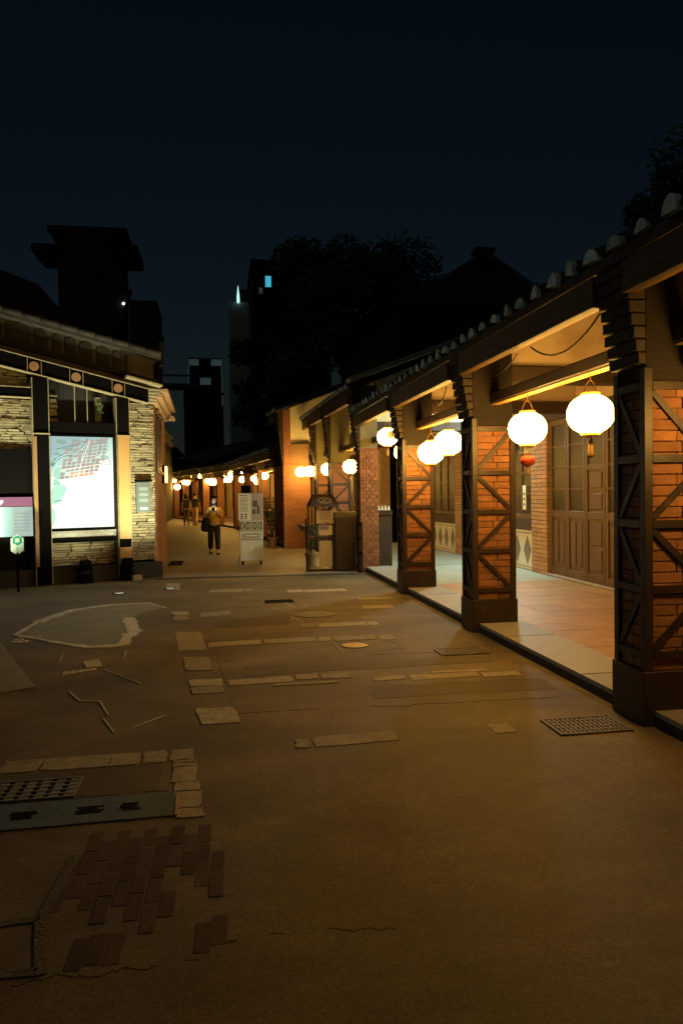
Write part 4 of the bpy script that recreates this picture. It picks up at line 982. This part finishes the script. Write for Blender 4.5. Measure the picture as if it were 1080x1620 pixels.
for k in range(4):
    t = thing('bottle', ['white bottle leftmost on the narrow dark cabinet','white bottle second from left on the narrow dark cabinet','white bottle third from left on the narrow dark cabinet','white bottle rightmost on the narrow dark cabinet'][k], 'bottle', (3.165+k*.068,14.80,1.122), 0, 'white bottles on the narrow cabinet')
    obj('body', MB().lathe([(.028,0),(.028,.13),(.012,.16),(.012,.19)],10), TILEW, t, smooth=True)
RKB = thing('open_rack', 'open black rack frame between the slatted cabinet and the brick pier', 'rack', (2.66,14.5,0), 0)
for x in (.045,.085): pass
obj('rack_frame', MB().box(.0,.02,-.02,.02,0,1.0).box(.085,.105,-.02,.02,0,1.0).box(.02,.085,-.02,.02,.92,1.0).box(.02,.085,-.02,.02,.36,.42).box(.02,.085,-.02,.02,0,.04), BLACK, RKB)
obj('rack_shelf', MB().box(.02,.085,.021,.2,.66,.69), BLACK, RKB)

# potted palm & plants
def palm(x, y, hgt, label, n=16, pot=.15, spread=.5):
    t = thing('potted_palm', label, 'plant', (x,y,0), random.uniform(0,6))
    obj('pot', MB().lathe([(pot*.65,0),(pot,.24),(pot*1.08,.24),(pot*1.08,.28),(pot*.85,.28),(pot*.8,.2)],16), TERRA if True else BRK, t)
    fr = MB(); st = MB()
    for k in range(n):
        a = 2*math.pi*k/n+random.uniform(-.3,.3); e = random.uniform(.5,1.0); pts = []
        for i in range(7):
            s_ = i/6; r = spread*e*s_*1.0; z = .22+(hgt-.22)*(1-(1-s_)**2)*random.uniform(.95,1.02)-.35*s_**3*(1.4-e)
            pts.append(Vector((r*math.cos(a), r*math.sin(a), z)))
        for p, q in zip(pts, pts[1:]): st.bar(p, q, .008, .006)
        for i in range(2, 7):
            for sd_ in (-1,1):
                for m_ in range(2):
                    p = pts[i-1].lerp(pts[i], m_/2); d = (pts[i]-pts[i-1]).normalized(); sdv = Vector((-math.sin(a), math.cos(a), 0))*sd_
                    tip = p+(d*.6+sdv*.9+Vector((0,0,-.35)))*random.uniform(.1,.17); mid = p.lerp(tip,.45); wv = d*.014
                    fr.add([p, mid-wv, tip, mid+wv], [(0,1,2,3)])
    obj('fronds', fr, LEAFP, t); obj('stems', st, LEAFP, t)
LEAFP = mat('palm_leaf', (.07,.085,.03), (.04,.05,.018), 4, .5, 0)
palm(1.50,22.0,1.25,'potted palm in a red clay pot at the foot of the jutting brick pier',18,.15,.42)
palm(1.62,24.6,1.6,'taller thin potted palm standing behind the one by the brick pier',14,.15,.5)
palm(1.95,16.2,1.05,'dark bushy potted plant half hidden behind the menu stand',16,.14,.35)
t = thing('sign_pole', 'slim pale pole standing at the kerb behind the potted palms', 'pole', (1.42,25.8,0))
obj('pole', MB().cyl((0,0,0),(0,0,2.3),.04,.035,10), CREAM, t); obj('base', MB().cyl((0,0,0),(0,0,.12),.12,.1,12), BLACK, t)
t = thing('lit_sign_spot', 'white spotlight lamp above the small far lanterns right of the merged pair', 'lamp', (1.25,31.5,2.86))
obj('hood', MB().lathe([(.24,0),(.2,.12),(.06,.22)],14), CREAM, t); obj('bulb', MB().lathe([(.05,-.12),(.13,-.06),(.13,.0)],12), LANW, t, smooth=True)
obj('arm', MB().bar((0,0,.2),(.5,0,.3),.03,.03), BLACK, t)

# ------------------------------------------------------------------ people
SKIN = mat('skin', (.50,.32,.22), (.44,.28,.19), 8, .6, 0); HAIR = mat('hair', (.012,.010,.009), None, 8, .5, 0)
def skinned(name, V, E, R, m, parent, sub=2):
    me = bpy.data.meshes.new(name); me.from_pydata(V, E, []); o = link(name, me, m, parent)
    sm = o.modifiers.new('skin','SKIN'); sv = me.skin_vertices[0].data
    for i, r in enumerate(R): sv[i].radius = (r, r) if not isinstance(r, tuple) else r
    sv[0].use_root = True
    s_ = o.modifiers.new('sub','SUBSURF'); s_.levels = sub; s_.render_levels = sub
    for p in me.polygons: p.use_smooth = True
    sm.use_smooth_shade = True
    return o
def person(label, x, y, rz, H, shirt, trousers, stride=.18, arms='down', hair='long', bag=False):
    P = thing('person', label, 'person', (x,y,0), rz)
    k = H/1.6
    sc = lambda v: tuple(c*k for c in v)
    # local: faces -y
    V = [(0,0,.86),(0,0,1.02),(0,.01,1.22),(0,0,1.31),(0,-.02,1.38),(0,-.05,1.46)]
    E = [(0,1),(1,2),(2,3),(3,4),(4,5)]; R = [(.125,.09),(.115,.085),(.145,.09),(.07,.06),(.045,.045),(.05,.06)]
    def chain(start, pts, rs):
        pr = start
        for p, r in zip(pts, rs): V.append(p); R.append(r); E.append((pr, len(V)-1)); pr = len(V)-1
        return pr
    for s_ in (-1,1):
        f = -stride*s_
        chain(0, [(s_*.085,0,.80),(s_*.09,f*.55-.03,.45),(s_*.09,f+ (.05 if f > 0 else 0),.08),(s_*.095,f-.09,.035)], [.088,.058,.038,.035])
        if arms == 'phone':
            elbow = (s_*.22,-.03,1.03); wrist = (s_*.08,-.20,1.18)
        else:
            elbow = (s_*.23,.02+s_*.04,1.02); wrist = (s_*.235,-.04+s_*.1,.80)
        e = chain(2, [(s_*.165,0,1.27),elbow,wrist], [.052,.038,.028])
    body = skinned('body', [sc(v) for v in V], E, [tuple(c*k for c in r) if isinstance(r, tuple) else r*k for r in R], SKIN, P)
    # hands with fingers
    for s_ in (-1,1):
        if arms == 'phone': w0 = Vector((s_*.08,-.20,1.18)); d = Vector((-s_*.6,-.4,.7)).normalized()
        else: w0 = Vector((s_*.235,-.04+s_*.1,.80)); d = Vector((0,-.1,-1)).normalized()
        a = d.cross(Vector((0,1,.3))).normalized(); HV = [w0, w0+d*.05]; HE = [(0,1)]; HR = [.02,.026]
        for j, (o_, l) in enumerate(((-.022,.07),(-.007,.08),(.008,.075),(.022,.06))):
            HV.append(w0+d*.085+a*o_); HE.append((1,len(HV)-1)); HR.append(.009); HV.append(w0+d*(.085+l*.6)+a*o_); HE.append((len(HV)-2,len(HV)-1)); HR.append(.008)
        HV.append(w0+d*.05+a*.045); HE.append((1,len(HV)-1)); HR.append(.01)
        skinned('hand', [sc(v) for v in HV], HE, [r*k for r in HR], SKIN, P, 1)
    # head
    hd = MB(); pr = [(.012,-.115),(.045,-.105),(.062,-.07),(.075,-.02),(.08,.03),(.074,.07),(.05,.10),(.012,.115)]
    hd.lathe([(r*k,z*k) for r,z in pr], 16)
    tilt = .35 if arms == 'phone' else .05
    hc = sc((0,-.065,1.485))
    h_ = obj('head', hd, SKIN, P, smooth=True, loc=hc, rot=(tilt,0,0))
    nm = MB(); nm.add([(-.012*k,-.07*k,-.03*k),(.012*k,-.07*k,-.03*k),(0,-.098*k,-.028*k),(0,-.078*k,.02*k)], [(0,2,3),(2,1,3),(0,1,2)])
    obj('nose', nm, SKIN, h_)
    ey = MB()
    for s_ in (-1,1): ey.lathe([(.001,-.007),(.009,-.004),(.012,0),(.009,.004),(.001,.007)],8,(s_*.029*k,-.071*k,.012*k))
    ey.box(-.022*k,.022*k,-.075*k,-.062*k,-.064*k,-.056*k)
    obj('features', ey, HAIR, h_)
    ea = MB()
    for s_ in (-1,1): ea.lathe([(.004,-.022),(.012,-.01),(.014,.01),(.005,.024)],8,(s_*.08*k,.0,-.005*k))
    obj('ears', ea, SKIN, h_)
    hr = MB(); lo = -.13 if hair == 'long' else -.02
    pr = [(.085,lo),(.108,lo+.05),(.110,.03),(.100,.08),(.07,.12),(.02,.14)] if hair == 'long' else [(.07,lo),(.088,lo+.05),(.095,.03),(.09,.075),(.065,.112),(.02,.13)]
    hr.lathe([(r*k,z*k) for r,z in pr], 16, (0,(.040 if hair == 'long' else .028)*k,0)); obj('hair', hr, HAIR, h_, smooth=True)
    # shirt: skinned shell over torso and upper arms
    SV = [(0,0,.80),(0,0,1.02),(0,.01,1.22),(0,0,1.30)]; SE = [(0,1),(1,2),(2,3)]; SR = [(.165,.125),(.15,.11),(.16,.105),(.085,.075)]
    for s_ in (-1,1):
        el = (s_*.205,-.015,1.12); SV += [(s_*.165,0,1.27), el]; n = len(SV); SE += [(2,n-2),(n-2,n-1)]; SR += [.066,.06]
    skinned('shirt', [sc(v) for v in SV], SE, [tuple(c*k for c in r) if isinstance(r, tuple) else r*k for r in SR], shirt, P)
    TV = [(0,0,.93)]; TE = []; TR = [(.155,.118)]
    for s_ in (-1,1):
        f = -stride*s_; TV += [(s_*.085,0,.78),(s_*.09,f*.55-.03,.45),(s_*.09,f+(.05 if f > 0 else 0),.13)]; n = len(TV); TE += [(0,n-3),(n-3,n-2),(n-2,n-1)]; TR += [.108,.085,.07]
    skinned('trousers', [sc(v) for v in TV], TE, [tuple(c*k for c in r) if isinstance(r, tuple) else r*k for r in TR], trousers, P)
    sh = MB()
    for s_ in (-1,1):
        f = -stride*s_; yy = f+(.05 if f > 0 else 0); sh.box(s_*.09*k-.045*k, s_*.09*k+.045*k, yy*k-.17*k, yy*k+.06*k, 0, .065*k)
    obj('shoes', sh, HAIR, P, bevel=.02)
    return P, k
YEL = mat('yellow_cloth', (.62,.42,.06), (.52,.34,.05), 10, .85, .1, 60); DKT = mat('dark_cloth', (.03,.024,.024), (.02,.016,.016), 10, .9, .1, 60); BAGM = mat('black_bag', (.012,.012,.012), None, 8, .6, .1)
W_, k = person('woman in a yellow top and wide dark trousers walking towards us looking at her phone', -.17, 20.0, .06, 1.52, YEL, DKT, .2, 'phone', 'long')
bx, by = -.17, 20.0
t = thing('shoulder_bag', 'black shoulder bag hanging at the side of the woman in yellow', 'bag', (-.41,19.98,.60))
obj('bag_body', MB().lathe([(.05,0),(.12,.03),(.135,.12),(.13,.27),(.09,.36),(.03,.38)],14), BAGM, t, smooth=True, scale=(.85,.5,1), rot=(0,.12,0))
obj('strap', MB().tube([(.03,0,.31),(.12,.02,.56),(.2,.05,.63)],.012,6), BAGM, t)
t = thing('phone', 'glowing phone held up by the woman in yellow', 'phone', (-.175,19.745,1.20))
obj('phone_body', MB().box(-.037,.037,-.006,.0,-.07,.07), BLACK, t, rot=(.75,0,0)); obj('phone_screen', MB().box(-.034,.034,.0005,.0015,-.066,.066), emis('phone_glow', (.8,.88,1), 55), t, rot=(.75,0,0))
person('far walker in a dark top and bare legs, right of the distant pair', -1.28, 39.0, 3.0, 1.66, DKT, SKIN, .14, 'down', 'short')
person('far walker in brownish shorts, left of the distant pair', -1.72, 39.3, 3.2, 1.6, mat('blue_grey_cloth', (.06,.06,.075), None, 8, .9, 0), mat('brown_cloth', (.2,.13,.08), None, 8, .9, 0), .2, 'down', 'long')

# ------------------------------------------------------------------ left row farther down the street
def block(name, label, x0, x1, y0, y1, h_, m=DARKP, roof=True, group=None, rz=0):
    t = thing(name, label, 'building', ((x0+x1)/2,(y0+y1)/2,0), rz, group)
    wx, wy = (x1-x0)/2, (y1-y0)/2
    obj('wall', MB().box(-wx,wx,-wy,wy,-.3,h_), m, t)
    if roof: obj('roof', MB().add([(-wx-.4,-wy-.2,h_),(wx+.4,-wy-.2,h_),(wx+.4,wy+.2,h_),(-wx-.4,wy+.2,h_),(0,-wy-.2,h_+wx*.45),(0,wy+.2,h_+wx*.45)], [(0,4,5,3),(1,2,5,4),(0,1,4),(2,3,5),(0,3,2,1)]), ROOF, t)
    return t
def win(t, x, y, z, w_, h_, m, depth=.06):
    f = obj('window', MB().box(x-w_/2-.06,x+w_/2+.06,y-.04,y+.02,z-.06,z), DARKP, t); obj('pane', MB().box(x-w_/2,x+w_/2,y-.05,y-.001,z,z+h_), m, f)
b = block('low_house', 'dark low house right behind the left corner building', -8.4,-2.5,19,36,4.2, DARKP)
b = block('low_house', 'dark plastered house at the left of the far bend with a pale corner strip', -10,-3.05,38,62,4.6, mat('dim_plaster', (.11,.10,.08), (.06,.055,.045), 3, .9, .2, 10))
obj('corner_strip', MB().box(3.30,3.47,-12.3,-12.0,0,4.2), mat('greenish_plaster', (.14,.17,.11), (.09,.11,.07), 3, .9, .2, 10), b)  # corner strip in a greener, slightly paler tone than the wall
# tall dark tower behind the corner building
t = thing('stair_tower', 'dark stair tower with two wide flat canopies behind the corner building', 'building', (-6.05,39.5,0))
obj('shaft', MB().box(-1.47,1.47,-1.5,1.5,-.3,14.4), DARKP, t); obj('upper_canopy', MB().box(-1.9,1.8,-1.6,1.6,14.4,14.62), DARKP, t); obj('lower_canopy', MB().box(-2.65,-1.475,-1.62,1.4,13.4,13.72).box(1.475,2.3,-1.62,1.4,13.4,13.8), DARKP, t)
obj('side_bracket', MB().xprism([(1.48,10.6),(1.95,11.5),(1.95,11.7),(1.48,11.7)],-1.5,-1.1), DARKP, t); obj('beacon', MB().lathe([(.01,-.06),(.06,0),(.01,.06)],8,(1.58,-1.6,10.95)), LANW, t)
win(t, -.2,-1.5,10.4,.9,.8, GLASS); win(t, -.2,-1.5,8.0,.9,.8,GLASS)
t = block('annex_block', 'dark flat topped block to the right of the stair tower', -3.78,-2.6,34,36.9,10.15, DARKP, False)
obj('roof_pipe', MB().cyl((.72,-1.3,7.3),(.72,-1.3,8.4),.1,.1,8), METAL, t)
obj('pipe_cap', MB().cyl((.72,-1.3,8.4),(.72,-1.3,8.6),.15,.15,8), BLACK, t)
t = thing('canopy_roof', 'dark sloping canopy roof silhouetted at the far left above the gable', 'roof', (-11.5,34,0))
obj('canopy', MB().xprism([(-4,13.3),(4.4,10.2),(4.4,9.0),(-4,11.6)],-2,2), DARKP, t)
for x in (-3,3.6): obj('support', MB().box(x,x+.3,-.2,.2,-.3,11.5 if x < 0 else 9.6), DARKP, t)
# distant blocks
PWIN = emis('pale_window', (.10,.16,.17), .2); CYW = emis('cyan_window', (.06,.45,.62), .9); BEAC = emis('roof_light', (.45,.85,.75), 1.3)
t = thing('apartment_block', 'distant apartment block with pale lit top corners at the end of the street', 'building', (-1.9,120,0))
obj('wall', MB().box(-2.7,2.7,0,12,-.3,23), DARKP, t)
for x, z, w_, h_ in [(-1.8,21.8,1.6,1.0),(1.75,21.8,1.7,1.0),(.0,18.8,1.7,1.1)]: win(t,x,0,z,w_,h_,PWIN)
for x in (-2.6,2.55): obj('lit_pier', MB().box(x-.08,x+.08,-.05,-.001,15.5,21.7), PWIN, t)
obj('balcony', MB().box(-2.9,2.9,-.8,-.06,17.2,17.5), DARKP, t)
t = thing('footbridge', 'dim footbridge crossing behind the left roofs at the end of the street', 'bridge', (-8,100,0))
obj('deck', MB().box(-8,5.6,0,3,15.6,16.1), mat('bridge_grey', (.05,.06,.055), None, 4, .8, .1), t); obj('rail', MB().box(-8,5.6,-.05,.05,17.0,17.25), mat('rail_grey', (.07,.08,.075), None, 4, .8, .1), t)
for x in (-6,4): obj('pier', MB().box(x-.5,x+.5,1,2,-.3,15.6), DARKP, t)
GWT = mat('hazy_tower_plaster', (.30,.32,.34), (.22,.24,.26), .5, .9, .1, 3)  # distance haze put into the wall as a lighter, bluish tone
t = thing('tower_block', 'slim distant tower block with a glowing white roof light', 'building', (4.6,150,0))
obj('wall', MB().box(-2.2,2.4,0,14,-.3,39.5), GWT, t); obj('roof_room', MB().box(-.2,2,2,8,39.5,42.5), DARKP, t)
obj('roof_light', MB().lathe([(.02,0),(.30,.4),(.27,1.4),(.12,2.8),(.02,3.6)],10,(-.35,-.6,39.0)), BEAC, t, smooth=True)
for k in range(9): win(t, -1.3+1.2*(k%3),0,8+7*(k//3),.8,1.3,GLASS)
t = thing('dark_apartment', 'dark apartment block with one cyan window rising out of the trees', 'building', (8.6,90,0))
obj('wall', MB().box(-4.3,5,0,12,-.3,29), DARKP, t); win(t,-2.45,0,26.2,.7,1.3,CYW); win(t,-3.35,0,25.4,.4,.7,PWIN); win(t,0,0,22,1,1.5,GLASS)
obj('roof_edge', MB().box(-4.5,5.2,-.2,12,29,29.4), DARKP, t)
# dark gabled house behind the arcade
t = thing('gabled_house', 'dark gabled house whose roof peak rises behind the arcade', 'building', (13.2,36,0))
GWM = mat('gable_plaster', (.055,.052,.052), (.035,.034,.036), 2, .9, .2, 10)
obj('wall', MB().xprism([(-4.6,-.3),(4.6,-.3),(4.6,10.2),(0,13.1),(-4.6,10.2)],0,10), GWM, t)
obj('roof', MB().xprism([(-5.1,9.9),(0,13.15),(5.1,9.9),(5.1,10.25),(0,13.5),(-5.1,10.25)],-.4,10.4), ROOF, t); obj('ridge_finial', MB().box(-.5,.5,-.4,.4,13.4,13.62), ROOF, t)
# second storeys set back over the arcade row (dark street-side mass on the right)
t = block('rear_house', 'dark rear storey with a long tiled roof behind the second shophouse', 8.9,13.5,17,31,6.6, DARKP)
t = block('rear_house', 'dark rear house behind the jutting brick pier', 5.6,11,23.5,34,7.6, DARKP)

# ------------------------------------------------------------------ trees
def tree(x, y, H, R, label, nl=3200, seed=1, trunk=.35, leaf=.34, base=.35, ry=None):
    rnd = random.Random(seed); t = thing('broadleaf_tree', label, 'tree', (x,y,0))
    tk = MB(); limbs = []
    tk.cyl((0,0,-.3),(.15,0,H*.3),trunk,trunk*.75,10); tk.cyl((.15,0,H*.3),(0,.1,H*.52),trunk*.75,trunk*.5,10)
    clumps = []
    for k in range(16):
        a = 2*math.pi*k/16*3.1+rnd.uniform(-.4,.4); rr = R*rnd.uniform(.2,.86); z = H*rnd.uniform(base+.12,.9)
        lim = math.sqrt(max(0,1-((z/H-.62)/.42)**2)); c = Vector((rr*lim*math.cos(a), rr*lim*math.sin(a), z)); clumps.append((c, R*rnd.uniform(.24,.42)))
        s0 = Vector((.1,0,H*rnd.uniform(.28,.5))); md = s0.lerp(c,.5)+Vector((0,0,.04*H)); tk.cyl(s0, md, trunk*.3, trunk*.2, 6); tk.cyl(md, c, trunk*.2, trunk*.06, 6)
    clumps.append((Vector((0,0,H*.88)), R*.3))
    obj('trunk', tk, BARK, t)
    lf = MB()
    for i in range(nl):
        c, r = rnd.choice(clumps); v = Vector((rnd.gauss(0,1), rnd.gauss(0,1), rnd.gauss(0,.8))); v = v.normalized()*r*rnd.uniform(.35,1.05)**.6
        p = c+v; d = Vector((rnd.uniform(-1,1), rnd.uniform(-1,1), rnd.uniform(-.6,.6))).normalized(); e = d.orthogonal().normalized(); s_ = leaf*rnd.uniform(.6,1.3)
        lf.add([p-d*s_*.5, p+e*s_*.28, p+d*s_*.5, p-e*s_*.28], [(0,1,2,3)])
    obj('crown', lf, LEAF, t)
    return t
tree(7.6,44,17.3,5.2,'tallest dark tree behind the jutting brick house',11000,3,leaf=.5)
tree(12.4,47,15.6,4.8,'dark tree between the tallest tree and the gabled house',8000,5,leaf=.5)
tree(3.6,52,13.2,3.4,'slim dark tree at the street edge left of the tallest tree',6000,8,leaf=.5)
tree(16.9,41,13.9,4.6,'dark tree behind the right slope of the gabled roof',7000,9,leaf=.48)
tree(13.6,20.5,12.0,2.6,'dark tree high at the right edge above the eave',9000,12,leaf=.3)
tree(-13.5,42,10.5,4.0,'dark tree behind the canopy roof at far left',5000,14,leaf=.5)
